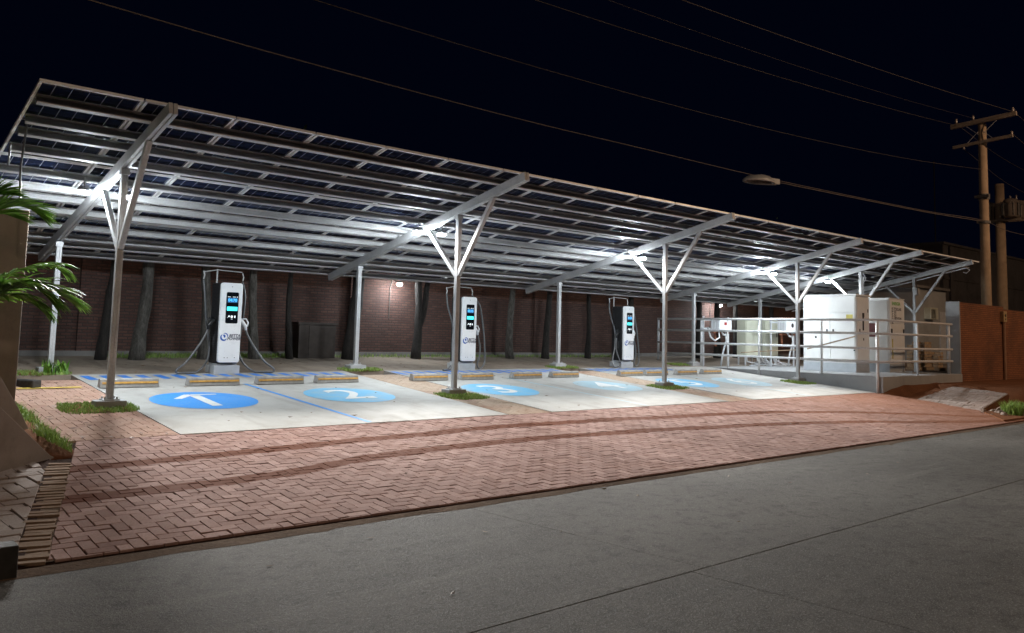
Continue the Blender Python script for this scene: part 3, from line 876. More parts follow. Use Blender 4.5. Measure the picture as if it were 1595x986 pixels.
        MB().tube(out, .020, 8).build('cable', M['rubber'], t, smooth=True)
    mb = MB(); mb.box((x+W/2+.02, y+.2, z0+.52), (.05, .06, .07)); mb.build('socket', M['white_plastic'], t, bevel=.006)
charger(6.37, 15.60, 'white charger with two wide cable loops, leftmost of the three', 'x' and 0)
charger(12.25, 15.66, 'white charger half hidden behind the second front post', 1)
charger(18.10, 15.72, 'white charger standing left of the railed platform', 2)

# ------------------------------------------------------------------ platform with railing
PZ = .73
mb = MB(); mb.span((21.94, 10.18, -.1), (27.24, 16.35, PZ))
plat = mb.build('equipment_platform', M['plinth_conc'], None, (24.5, 13, 0), bevel=.01)
tag(plat, 'raised grey concrete platform carrying the electrical cabinets', 'platform')
rail = empty('railing', (24, 10.3, PZ), 'four bar grey steel railing round the edge of the concrete platform', 'railing')
RZ = (1.118, 1.472, 1.872, 2.235)
XL = 21.86
for z in RZ:
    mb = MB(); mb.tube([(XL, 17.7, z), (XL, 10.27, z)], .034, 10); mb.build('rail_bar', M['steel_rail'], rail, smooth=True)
    mb = MB(); mb.tube([(XL, 10.27, z), (26.72, 10.27, z)], .034, 10); mb.build('rail_bar', M['steel_rail'], rail, smooth=True)
for (px, py, zb, r) in ((XL+.04, 17.7, gz(17.7), .04), (XL+.06, 15.98, PZ, .04), (XL+.06, 15.0, PZ, .022), (XL+.06, 13.9, .5, .03), (XL+.06, 11.9, PZ, .03), (XL+.03, 10.30, gz(10.3)-.02, .042), (26.55, 10.30, PZ, .042), (24.4, 10.32, PZ, .03)):
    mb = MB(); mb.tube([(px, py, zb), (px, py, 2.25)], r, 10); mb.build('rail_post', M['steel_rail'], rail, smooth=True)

def cabinet1():
    x0, x1, y0, y1 = 23.75, 24.63, 11.80, 13.52
    t = empty('electrical_cabinet', ((x0+x1)/2, y0, PZ), 'wide white electrical cabinet just behind the fourth front post on the platform', 'cabinet')
    MB().span((x0+.02, y0+.02, PZ), (x1-.02, y1-.02, PZ+.26)).build('plinth', M['cab_plinth'], t)
    b = MB().span((x0+.02, y0+.02, PZ+.26), (x1-.02, y1-.02, 3.0)).build('body', M['cab_white'], t, bevel=.01)
    MB().span((x0-.03, y0-.03, 3.0), (x1+.03, y1+.03, 3.05)).build('roof', M['cab_white'], t, bevel=.012)
    for (ya, yb) in ((y0+.05, y0+.80), (y0+.82, y1-.05)):
        d = MB().span((x0+.002, ya, PZ+.30), (x0+.03, yb, 2.46)).build('door', M['cab_white'], t, bevel=.006)
        yy = yb-.09 if ya < y0+.3 else ya+.09
        h = MB().span((x0-.022, yy-.022, 1.86), (x0+.004, yy+.022, 2.0)); build_sub(h, 'handle', M['black_plastic'], d, t, bevel=.006)
    MB().span((x0+.004, y0+.05, 2.49), (x0+.03, y1-.05, 2.96)).build('vent_panel', M['cab_white'], t, bevel=.006)
    mb = MB(); mb.span((x0-.003, y0+.10, 2.28), (x0+.006, y0+.30, 2.44)); mb.build('warning_label', M['yellow_label'], t)
    d = MB().span((x0+.06, y0-.002, PZ+.30), (x1-.06, y0+.03, 2.94)).build('side_door', M['cab_white'], t, bevel=.006)
    h = MB(); h.span((x0+.40, y0-.03, 1.98), (x0+.44, y0, 2.40)); h.span((x0+.395, y0-.03, 2.38), (x0+.47, y0, 2.50)); h.span((x0+.2, y0-.02, 1.94), (x0+.23, y0, 2.02)); h.span((x1-.16, y0-.015, 2.52), (x1-.13, y0, 2.62)); h.span((x0+.43, y0-.015, 1.68), (x0+.47, y0, 1.75))
    build_sub(h, 'handle', M['black_plastic'], d, t, bevel=.004)
    h = MB(); h.span((x0-.012, y0+1.25, 1.72), (x0+.004, y0+1.3, 1.78)); h.span((x0-.012, y0+.04, 1.36), (x0+.004, y0+.08, 1.40)); h.build('lock', M['black_plastic'], t)
def cabinet2():
    x0, x1, y0, y1 = 25.22, 26.30, 11.48, 12.38
    t = empty('electrical_cabinet', ((x0+x1)/2, y0, PZ), 'white cabinet with printed black lettering and green logo, nearest the brick wall', 'cabinet')
    MB().span((x0+.02, y0+.02, PZ), (x1-.02, y1-.02, PZ+.26)).build('plinth', M['cab_plinth'], t)
    MB().span((x0+.02, y0+.02, PZ+.26), (x1-.02, y1-.02, 2.97)).build('body', M['cab_white'], t, bevel=.012)
    MB().span((x0, y0, 2.97), (x1, y1, 3.0)).build('roof', M['cab_white'], t, bevel=.01)
    d = MB().span((x0+.05, y0-.0, PZ+.30), (x1-.05, y0+.03, 2.2)).build('door', M['cab_white'], t, bevel=.006)
    h = MB(); h.span((x0+.10, y0-.02, 1.88), (x0+.17, y0+.001, 2.06)); h.span((x1-.17, y0-.02, 1.88), (x1-.10, y0+.001, 2.06)); build_sub(h, 'handle', M['black_plastic'], d, t, bevel=.005)
    h = MB(); h.span((x0+.16, y0-.015, 1.15), (x0+.20, y0+.001, 1.75)); build_sub(h, 'trim_strip', M['yellow_label'], d, t)
    MB().span((x0+.05, y0-.0, 2.23), (x1-.05, y0+.03, 2.93)).build('upper_panel', M['cab_white'], t, bevel=.006)
    yl = y0-.002
    mb = text_mb('ENERGIA', .14, (x0+.46, yl, 2.83), (1,0,0), (0,0,1), .002, 0, .004); mb.build('green_lettering', M['green_mark'], t)
    mb = text_mb('SOLAR', .13, (x0+.62, yl, 2.66), (1,0,0), (0,0,1), .002, 0, .003)
    for (s, sz, px, pz) in (('STATION', .10, .60, 2.38), ('EV', .1, .36, 2.68)):
        q = text_mb(s, sz, (x0+px, yl, pz), (1,0,0), (0,0,1), .002, 0, .002); mb.add(q.v, q.f)
    for (s, sz, px) in (('POWER', .15, .22), ('CHARGE', .08, .36), ('STORAGE', .07, .44)):
        q = text_mb(s, sz, (x0+px, yl, 2.47), (0,0,1), (-1,0,0), .002, 0, .002); mb.add(q.v, q.f)
    mb.build('black_lettering', M['logo_grey'], t)
    d2 = MB().span((x0-.002, y0+.06, PZ+.31), (x0+.03, y1-.05, 2.90)).build('side_door', M['cab_white'], t, bevel=.006)
    mb = MB(); mb.span((x0-.012, y0+.42, 1.80), (x0+.01, y0+.66, 2.22)); build_sub(mb, 'vent', M['maroon'], d2, t, bevel=.004)
cabinet1(); cabinet2()

def cream(x0, x1, y0, y1, zt, label):
    t = empty('cream_cabinet', ((x0+x1)/2, y0, PZ), label, 'cabinet', 'cream cabinets on legs')
    MB().span((x0, y0, 1.06), (x1, y1, zt)).build('body', M['cream'], t, bevel=.008)
    d = MB().span((x0+.03, y0-.018, 1.10), (x1-.03, y0-.001, zt-.03)).build('door', M['cream'], t, bevel=.005)
    h = MB().span((x1-.14, y0-.04, 1.72), (x1-.11, y0-.018, 1.86)); build_sub(h, 'handle', M['bolt'], d, t)
    for px in (x0+.04, x1-.04):
        for py in (y0+.04, y1-.04):
            MB().span((px-.02, py-.02, PZ), (px+.02, py+.02, 1.06)).build('leg', M['conduit'], t)
cream(24.36, 25.26, 15.95, 16.30, 2.33, 'cream cabinet on legs beside the white box with a red logo')
cream(25.56, 26.36, 15.95, 16.30, 2.36, 'cream cabinet on legs beside the white box with a black dot')

def inverter(x0, x1, y, z0, z1, mk, label):
    t = empty('inverter_box', ((x0+x1)/2, y, z0), label, 'inverter', 'white inverter boxes on stands')
    MB().span((x0, y, z0), (x1, y+.35, z1)).build('housing', M['white_plastic'], t, bevel=.02, bseg=3)
    mb = MB(); mb.lathe([(.075, 0), (.075, .006)], ((x0+x1)/2, y-.002, z0+.62*(z1-z0)), 14, (0,-1,0)) if mk != 'red_mark' else mb.span(((x0+x1)/2-.09, y-.006, z0+.46*(z1-z0)), ((x0+x1)/2+.09, y+.001, z0+.68*(z1-z0)))
    mb.build('emblem', M[mk], t)
    mb = MB()
    for k in range(5): mb.span((x0-.012, y+.04+k*.06, z0+.05), (x0+.002, y+.06+k*.06, z1-.05))
    mb.build('cooling_fins', M['conduit'], t)
    st = MB()
    for px in (x0-.35, x1+.35):
        st.bar((px, y+.38, PZ), (px, y+.38, z1+.05), .045, .045)
    for zz in (z0+.06, z1-.06): st.bar((x0-.42, y+.38, zz), (x1+.42, y+.38, zz), .03, .055, (0,1,0))
    st.build('stand', M['conduit'], t)
    st = MB(); st.bar((x0-.1, y+.2, z0-.06), (x1+.1, y+.2, z0-.06), .05, .06, (0,1,0)); st.bar((x0+.1, y+.25, z0-.06), (x0+.12, y+.25, z0-.5), .05, .05); st.build('bracket', M['rust'], t)
    mb = MB()
    if mk == 'red_mark': mb.tube([(x0+.15, y+.15, z0), (x0+.12, y+.1, z0-.22), (x0-.12, y+.1, z0-.32), (x0-.32, y+.12, z0-.22), (x0-.36, y+.2, z0+.1)], .025, 8)
    mb.tube([(x1-.15, y+.15, z0), (x1-.13, y+.12, z0-.3), (x1-.28, y+.15, z0-.7), (x1-.32, y+.2, PZ+.02)], .028, 8)
    mb.tube([(x0+.3, y+.15, z0), (x0+.33, y+.1, z0-.12), (x0+.48, y+.1, z0-.14)], .03, 8)
    mb.build('cable', M['conduit'], t, smooth=True)
inverter(22.30, 22.96, 15.55, 1.88, 2.28, 'red_mark', 'white inverter box with a red logo on a metal stand')
inverter(25.25, 25.98, 14.95, 1.88, 2.28, 'black_plastic', 'white inverter box with a black dot, behind the fourth front post')
# loose conduits under the cream cabinets
mb = MB(); rr = random.Random(3)
for k in range(12):
    xa = 24.5+rr.random()*1.6; ya = 15.6+rr.random()*.5
    mb.tube([(xa, ya, 1.05), (xa+rr.uniform(-.1,.1), ya-.05, .9+rr.uniform(-.05,.05)), (xa+rr.uniform(-.5,.5), ya-.2, PZ+.06), (xa+rr.uniform(-.9,.9), ya-.25, PZ+.03)], .02, 6)
tag(mb.build('loose_cables', M['conduit'], None, (25.2, 15.7, PZ), smooth=True), 'tangle of loose grey conduits under the cream cabinets', 'cables')
# timber batten leaning along the railing
mb = MB(); mb.bar((21.95, 12.35, 1.40), (21.96, 10.95, 1.78), .03, .035)
tag(mb.build('batten', M['wood'], None, (21.95, 11.6, 1.6)), 'thin wooden batten tied slantwise inside the railing by the wide white cabinet', 'batten')
mb = MB(); mb.tube([(21.97, 14.55, 1.22), (21.96, 13.6, 1.30), (21.97, 12.7, 1.36)], .014, 6)
tag(mb.build('bamboo_stick', M['wood'], None, (21.95, 13.6, 1.3)), 'thin bamboo stick tied to the railing in front of the cream cabinets', 'stick')

# ------------------------------------------------------------------ walls and buildings
bw = empty('brick_wall', (15, 18.85, .9), 'long red brick wall behind the charging bays and trees', 'wall')
MB().span((1.6, 18.72, .7), (32.5, 18.95, 4.25)).build('wall', M['brick_back'], bw)
MB().span((1.55, 18.68, 4.25), (32.55, 19.0, 4.33)).build('coping', M['bld_conc'], bw, bevel=.01)
for x in (4.6, 10.9, 17.3, 23.6, 29.9):
    MB().span((x-.17, 18.64, .7), (x+.17, 18.73, 4.24)).build('pier', M['brick_back'], bw)
mb = MB(); mb.span((1.6, 18.60, .8), (32.5, 18.73, 1.06)); mb.build('footing', M['bld_conc'], bw)

def wall_lamp(x, z, label):
    t = empty('wall_floodlight', (x, 18.5, z), label, 'floodlight', 'lamps on the brick wall')
    y = 18.28
    MB().lathe([(.03, .07), (.06, .055), (.075, .03), (.075, 0)], (x, y, z), 18).build('housing', M['lamp_body'], t, smooth=True)
    MB().lathe([(.07, 0), (.068, -.03), (.05, -.055), (.02, -.066), (.006, -.067)], (x, y, z), 18).build('lens', M['wall_lens'], t, smooth=True)
    MB().tube([(x, y, z+.085), (x, y+.12, z+.13), (x, 18.70, z+.13)], .016, 8).build('arm', M['lamp_body'], t)
    MB().tube([(x+.02, 18.66, z+.12), (x-.02, 18.69, z-.1), (x-.03, 18.70, z-.9)], .010, 6).build('cable', M['bolt'], t)
wall_lamp(11.96, 2.86, 'lit floodlight on the brick wall behind the second rear post')
wall_lamp(26.2, 2.88, 'lit floodlight on the brick wall behind the platform')
t = empty('junction_box', (5.76, 18.68, 2.8), 'small grey junction box fixed on the dark brick wall, right of the grey trunk', 'junction box')
MB().box((5.76, 18.66, 2.80), (.16, .10, .18)).build('housing', M['grey_plinth'], t, bevel=.008); MB().tube([(5.80, 18.69, 2.88), (5.81, 18.70, 3.6)], .012, 6).build('conduit', M['conduit'], t)

rw = empty('street_wall', (33, 10.45, .3), 'dark orange brick wall facing the road right of the platform', 'wall')
MB().span((27.32, 10.25, -.1), (31.02, 10.62, 2.94)).build('brickwork', M['brick_right'], rw)
MB().span((31.05, 10.28, -.1), (48.0, 10.62, 2.86)).build('brickwork', M['brick_right'], rw)
MB().span((27.26, 10.24, -.05), (27.32, 10.64, 2.96)).build('end_render', M['plinth_conc'], rw)
t = empty('meter_box', (30.85, 10.2, 2.6), 'small tan meter box with conduit on the dark orange brick wall', 'meter box')
MB().box((30.85, 10.19, 2.60), (.30, .12, .36)).build('housing', simple('tan meter box paint', (.42,.30,.15), .5), t, bevel=.012)
mb = MB(); mb.box((30.85, 10.122, 2.64), (.10, .012, .08)); mb.box((30.85, 10.122, 2.52), (.05, .012, .04)); mb.build('window', M['black_plastic'], t)
MB().tube([(30.9, 10.2, 2.42), (30.9, 10.2, .45)], .05, 8).build('conduit', simple('brown conduit', (.30,.17,.10), .7), t)

b = empty('warehouse', (60, 22, 1), 'large dull grey warehouse beyond the street wall', 'building')
MB().span((51, 20, -.2), (110, 34, 7.5)).build('wall', M['bld_conc'], b)
MB().span((50.9, 19.9, 7.5), (110.1, 34.1, 7.66)).build('coping', M['bld_conc'], b, bevel=.02)
MB().span((51, 19.94, 5.45), (110, 20.0, 5.6)).build('string_course', M['bld_conc'], b)
for x in (52, 58.5, 65, 71.5, 78): MB().span((x-.22, 19.88, -.2), (x+.22, 20.0, 7.45)).build('pilaster', M['bld_conc'], b)
MB().span((36, 20.2, -.2), (51, 30, 5.9)).build('annex', M['bld_conc'], b)
h = empty('utility_hut', (39.4, 16.2, .9), 'small white hut with a window air conditioner behind the railing', 'hut')
MB().span((37.6, 15.95, .6), (40.9, 18.6, 4.1)).build('wall', simple('hut white render', (.36,.37,.37), .8, 0, .1, 2), h)
MB().span((37.45, 15.8, 4.1), (41.05, 18.75, 4.22)).build('roof', M['bld_conc'], h)
MB().span((40.1, 15.90, .9), (40.75, 15.95, 3.1)).build('door', M['conduit'], h)
a = MB().span((38.5, 15.66, 2.72), (39.3, 16.0, 3.25)).build('air_conditioner', M['cream'], h, bevel=.02)
mb = MB()
for k in range(9): mb.span((38.55, 15.645, 2.78+k*.045), (39.0, 15.66, 2.80+k*.045))
build_sub(mb, 'grille', M['black_plastic'], a, h)
# brick stacks in the yard behind the railing
def brick_stack(x0, y0, nx_, nz_, label):
    rr = random.Random(int(x0*10)); t = empty('brick_stack', (x0+nx_*.12, y0+.2, gz(y0)), label, 'brick stack', 'brick stacks in the yard')
    z = gz(y0)
    MB().span((x0-.05, y0-.05, z), (x0+nx_*.24+.05, y0+.5, z+.12)).build('pallet', M['wood'], t)
    mb = MB()
    for k in range(nz_):
        for i in range(nx_):
            for j in range(2):
                if k == nz_-1 and rr.random() < .4: continue
                mb.box((x0+.12+i*.24+rr.gauss(0,.006), y0+.12+j*.24+rr.gauss(0,.006), z+.12+.06+k*.125), (.215, .22, .105))
    mb.build('bricks', simple('tan hollow brick', (.42,.30,.19), .85, 0, .35, 5, bump=.3), t, bevel=.006)
brick_stack(33.0, 13.9, 5, 8, 'tall stack of tan bricks beside the small white hut')
brick_stack(34.3, 13.7, 2, 5, 'low stack of tan bricks right of the tall stack')
brick_stack(31.9, 14.6, 3, 9, 'stack of tan bricks directly behind the lettered cabinet')
mb = MB(); mb.bar((30.2, 11.6, .52), (31.6, 11.5, .60), .22, .05)
tag(mb.build('board', M['wood'], None, (31, 11.5, .5)), 'short pale board lying on the yard behind the front railing', 'board')

# dark cabinet against the back wall
t = empty('dark_bin', (9.6, 18.35, gz(18.3)), 'dark brown box cabinet against the brick wall between two trunks', 'box')
MB().span((9.1, 18.15, gz(18)-.02), (10.08, 18.58, 1.72)).build('body', M['dark_panel'], t, bevel=.008)
MB().span((9.06, 18.11, 1.72), (10.12, 18.59, 1.78)).build('lid', M['dark_panel'], t, bevel=.006)
MB().span((9.36, 18.135, gz(18)+.04), (10.05, 18.15, 1.69)).build('door', M['dark_panel'], t, bevel=.004)

# ------------------------------------------------------------------ concrete entrance pillar and wing walls on the left
def wing(name, a, d, tops, zb, th, label, m):
    """vertical wall along direction d from a; tops = [(distance, z)...]"""
    d = Vector((d[0], d[1], 0)).normalized(); n = Vector((-d.y, d.x, 0))
    if n.y < 0: n = -n
    prof = [(0, zb)] + [(s, z) for s, z in tops] + [(tops[-1][0], zb)]
    o = MB().prism(prof, Vector((a[0], a[1], 0)), Vector((a[0], a[1], 0)) + n*th, d, (0,0,1)).build(name, m, None, (a[0], a[1], 0), bevel=.012)
    return tag(o, label, 'wall')
wing('entrance_pillar', (2.36, 12.9), (-1, 0), [(0, 3.16), (2.6, 3.16)], .3, .55, 'tall brown concrete pillar at the left edge behind palm fronds', M['pillar_conc'])
wing('wing_wall', (2.16, 9.65), (-.745, -.667), [(0, .255), (.05, .27), (.85, .86), (2.9, 2.45)], .0, .16, 'sloping brown concrete wing wall nearest the pavement on the left', M['pillar_conc'])
wing('wing_wall', (2.15, 10.66), (-.745, -.667), [(0, .36), (.20, .62), (.26, .70), (1.3, 1.9)], .15, .14, 'low concrete wing wall between the grass bank and the pillar', M['pillar_conc'])
mb = MB(); mb.box((.72, 6.38, .06), (1.04, .17, .24)); mb.box((-.6, 6.38, .06), (1.5, .17, .24))
tag(mb.build('kerb_stone', M['dark_stone'], None, (.3, 6.38, 0), bevel=.008), 'dark kerb stones at the road edge in the lower left corner', 'kerb')
mb = MB(); mb.box((2.78, 14.55, gz(14.5)+.05), (.16, .5, .13), Matrix.Rotation(.5, 3, 'Z'))
tag(mb.build('kerb_block', M['dark_stone'], None, (2.78, 14.55, .6), bevel=.02), 'loose dark kerb block on the pale ground beside the pillar', 'kerb')

# ------------------------------------------------------------------ ramp and bank on the right
TZ = .47
def rampz(x, y):
    t = (x-21.4)/(2.1+.35*(y-7.6)); return .085+.06*(y-7.62)/1.6*1 + (TZ-.085-.06*(y-7.62)/1.6)*min(max(t, 0), 1.0) + .012
mb = MB(); n1, n2 = 16, 8
for j in range(n2+1):
    for i in range(n1+1):
        v = j/n2; y = 7.62+v*1.68; xa = 21.34+.16*v; xb = 23.3+.88*v; x = xa+(xb-xa)*i/n1; mb.v.append((x, y, rampz(x, y)-.03))
for j in range(n2):
    for i in range(n1): mb.f.append((j*(n1+1)+i, j*(n1+1)+i+1, (j+1)*(n1+1)+i+1, (j+1)*(n1+1)+i))
k0 = len(mb.v)
for i in range(n1+1): mb.v.append((mb.v[i][0], mb.v[i][1], -.2))
for i in range(n1): mb.f.append((i, k0+i, k0+i+1, i+1))
o = mb.build('ramp_base', M['soil']); o['kind'] = 'structure'
paving('ramp_paving', [(21.37, 7.64), (23.26, 7.64), (24.12, 9.28), (21.52, 9.28)], M['paver_pale'], rampz, gap=.008, jz=.004, tilt=.012, rot=.05)
# soil bank behind and beside the ramp
mb = MB(); NXB, NYB = 60, 24
for j in range(NYB+1):
    for i in range(NXB+1):
        x = 21.15 + i*.15 if i < 30 else 25.65 + (i-30)*.6; y = 7.0 + j*(10.22-7.0)/NYB
        base = gz(y) - .02
        up = min(max((x - (21.6 + .9*max(0, (9.4-y))/1.8 + (1.2 if y < 9.3 else 0)))/1.6, 0), 1)
        ed = min(max((y-7.35)/.45, 0), 1)
        z = base + (TZ - base + .02)*up*ed*(1 if y < 9.9 else 1)
        if 21.0 < x < 24.6 and 7.45 < y < 10.0: z = min(z, rampz(x, y)-.10 - (.06 if x < 24.2 and 7.55 < y < 9.4 else 0))
        z += .035*noise.noise(Vector((x*1.7, y*1.7, 2)))
        mb.v.append((x, y, z))
for j in range(NYB):
    for i in range(NXB): mb.f.append((j*(NXB+1)+i, j*(NXB+1)+i+1, (j+1)*(NXB+1)+i+1, (j+1)*(NXB+1)+i))
o = mb.build('soil_bank', M['soil'], smooth=True); o['kind'] = 'structure'
# verge in front of the bank
sheet('verge', [(19.9, 6.62), (40, 6.5), (40, 7.4), (21.0, 7.4)], .03, M['soil'], .1)
rr = random.Random(11)
mb = MB()
for k in range(30):
    x, y = 20.5+rr.random()*2.2, 6.75+rr.random()*.75
    s = rr.uniform(.03, .11); b0 = len(mb.v)
    mb.lathe([(s*.5, -.3*s), (s, .0), (s*.75, s*.5), (s*.2, s*.7)], (x, y, gz(y)+.03), 7)
    for q in range(b0, len(mb.v)):
        v = Vector(mb.v[q]); mb.v[q] = tuple(v + Vector((rr.gauss(0, s*.12), rr.gauss(0, s*.12), rr.gauss(0, s*.1))))
tag(mb.build('rubble', M['stone'], None, (21, 7, 0)), 'broken rubble at the foot of the soil bank on the right', 'rubble', None, 'stuff')

# ------------------------------------------------------------------ vegetation
def blades(name, spots, n, h, spread, m, label, kind='stuff', cat='grass', lean=.5, w=.006, origin=(0,0,0), seed=1):
    rr = random.Random(seed); vs = []; fs = []; tones = []
    for k in range(n):
        x, y, z = spots(rr)
        hh = h*rr.uniform(.45, 1.25); a = rr.uniform(0, 6.283); l = rr.uniform(.1, lean)*hh
        dx, dy = math.cos(a), math.sin(a); px, py = -dy*w, dx*w
        b = len(vs)
        vs += [(x-px, y-py, z), (x+px, y+py, z), (x+dx*l*.4+px*.8, y+dy*l*.4+py*.8, z+hh*.6), (x+dx*l*.4-px*.8, y+dy*l*.4-py*.8, z+hh*.6), (x+dx*l*1.1, y+dy*l*1.1, z+hh*.95)]
        fs += [(b, b+1, b+2, b+3), (b+3, b+2, b+4)]
        t = rr.random(); tones += [t, t]
    me = bpy.data.meshes.new(name); me.from_pydata([Vector(v)-Vector(origin) for v in vs], [], fs)
    at = me.attributes.new('tone', 'FLOAT', 'FACE'); at.data.foreach_set('value', tones); me.materials.append(m)
    o = bpy.data.objects.new(name, me); COL.objects.link(o); o.location = origin
    return tag(o, label, cat, None, kind)
def patch(cx, cy, hx, hy):
    def f(rr):
        while True:
            u, v = rr.uniform(-1, 1), rr.uniform(-1, 1)
            if u**4 + v**4 + .45*noise.noise(Vector((cx*3+u*2.5, cy+v*2.5, 0))) + .35*(rr.random()-.5) < .95: break
        x, y = cx+u*hx, cy+v*hy
        return x, y, gz(y)-.002
    return f
GP = [(3.28, 12.42, .50, .42, 900, 'round the first front post'), (9.45, 12.22, .44, .40, 900, 'round the second front post'), (15.62, 12.35, .50, .36, 700, 'round the third front post'), (21.35, 12.30, .46, .40, 700, 'round the fourth front post, by the platform'),
      (3.2, 16.02, .55, .25, 500, 'round the first rear post'), (9.52, 16.0, .50, .28, 600, 'round the second rear post'), (15.75, 16.0, .50, .26, 450, 'round the third rear post'), (21.2, 16.3, .5, .28, 350, 'round the fourth rear post')]
for i, (x, y, hx, hy, n, lab) in enumerate(GP):
    blades('grass_patch', patch(x, y, hx, hy), int(n*2.3), .050, .4, M['grass'], 'short green grass patch ' + lab, origin=(x, y, gz(y)), seed=i+3)
    # the bare soil the grass grows in
    q = [(x+(hx-.05)*math.cos(t*.3142)*(1+.1*noise.noise(Vector((x+t, y, 1)))), y+(hy-.05)*math.sin(t*.3142)) for t in range(20)]
    sheet('soil_patch', q, .0095, M['soil'])
blades('weeds', patch(3.5, 16.0, .2, .16), 90, .22, .3, M['palm'], 'leafy weed climbing the foot of the first rear post', lean=.9, w=.02, origin=(3.5, 16, .75), seed=31)
def strip_spots(x0, x1, y0, y1, zf=None):
    return lambda rr: (lambda x, y: (x, y, (zf(x, y) if zf else gz(y)-.003)))(rr.uniform(x0, x1), y0+(y1-y0)*rr.random()**.7)
blades('grass', strip_spots(5.0, 9.0, 18.1, 18.62), 1500, .10, .4, M['grass'], 'grass growing along the foot of the brick wall', lean=.8, origin=(7, 18.3, .9), seed=51)
blades('grass', strip_spots(9.0, 21.5, 18.2, 18.62), 1900, .08, .4, M['grass'], 'sparse grass along the foot of the wall behind the middle bays', lean=.8, origin=(15, 18.3, .9), seed=52)
# grass bank between the wing walls
def bank(rr):
    s = rr.random(); t = rr.random()
    x = 2.20 + .26*t - .02*s + .0; y = 9.75 + 2.5*s
    return x - .1, y, gz(y) + .16*(1-t)*(.5+.5*math.sin(s*9+1))
blades('grass', bank, 1500, .12, .4, M['grass'], 'lush grass on the narrow bank beside the left wing walls', lean=.9, origin=(2.3, 11, .4), seed=53)
mb = MB(); 
pts = []
for k in range(15):
    y = 9.62 + k*.2; q = min(k/3, 1)
    mb.v += [(1.7, y, gz(y)+.17*q-.01), (2.12+.05*q, y, gz(y)+.12*q-.01), (2.40+.02*q, y, gz(y)-.005), (2.46, y, gz(y)-.06)]
for k in range(14):
    for q in range(3): mb.f.append((k*4+q, k*4+q+1, (k+1)*4+q+1, (k+1)*4+q))
mb.f.append((0, 1, 2, 3)); mb.v += [(1.7, 9.62, 0), (2.46, 9.62, 0)]; mb.f.append((0, 60, 61, 3))
o = mb.build('soil_verge', M['soil'], smooth=True); o['kind'] = 'structure'
blades('shrub', patch(21.75, 6.95, .55, .22), 700, .30, .5, M['grass'], 'green tuft of long grass at the right edge by the road', kind='thing', cat='grass tuft', lean=.8, w=.010, origin=(21.7, 6.9, .05), seed=61)
# scattered dry leaves
rr = random.Random(5); vs = []; fs = []; tones = []
for k in range(420):
    u = rr.random()
    if u < .45: x, y, o_ = rr.uniform(2.5, 21), rr.uniform(15.9, 18.5), .004
    elif u < .62: x, y, o_ = rr.uniform(2.5, 3.6), rr.uniform(9.8, 15), .012
    elif u < .85: x, y, o_ = rr.uniform(3.8, 21), rr.uniform(10.5, 15.2), .012
    elif u < .94: x, y, o_ = rr.uniform(1.5, 20), rr.uniform(6.5, 10.2), .014
    else: x, y, o_ = rr.uniform(1.5, 18), rr.uniform(4.2, 6.42), -.026 - gz(0)
    s = rr.uniform(.012, .035); a = rr.uniform(0, 6.28); c, sn = math.cos(a), math.sin(a); b = len(vs); z = gz(y)+o_
    for (p, q, hgt) in ((-1.4, 0, .3), (0, -.5, 0), (1.4, 0, .4), (0, .5, .2)):
        vs.append((x+(p*c-q*sn)*s, y+(p*sn+q*c)*s, z+hgt*s))
    fs += [(b, b+1, b+2), (b, b+2, b+3)]; t = rr.random(); tones += [t, t]
me = bpy.data.meshes.new('fallen_leaves'); me.from_pydata(vs, [], fs); at = me.attributes.new('tone', 'FLOAT', 'FACE'); at.data.foreach_set('value', tones); me.materials.append(M['dry_leaf'])
o = bpy.data.objects.new('fallen_leaves', me); COL.objects.link(o); tag(o, 'dry brown leaves scattered over the bays and yard', 'leaves', None, 'stuff')

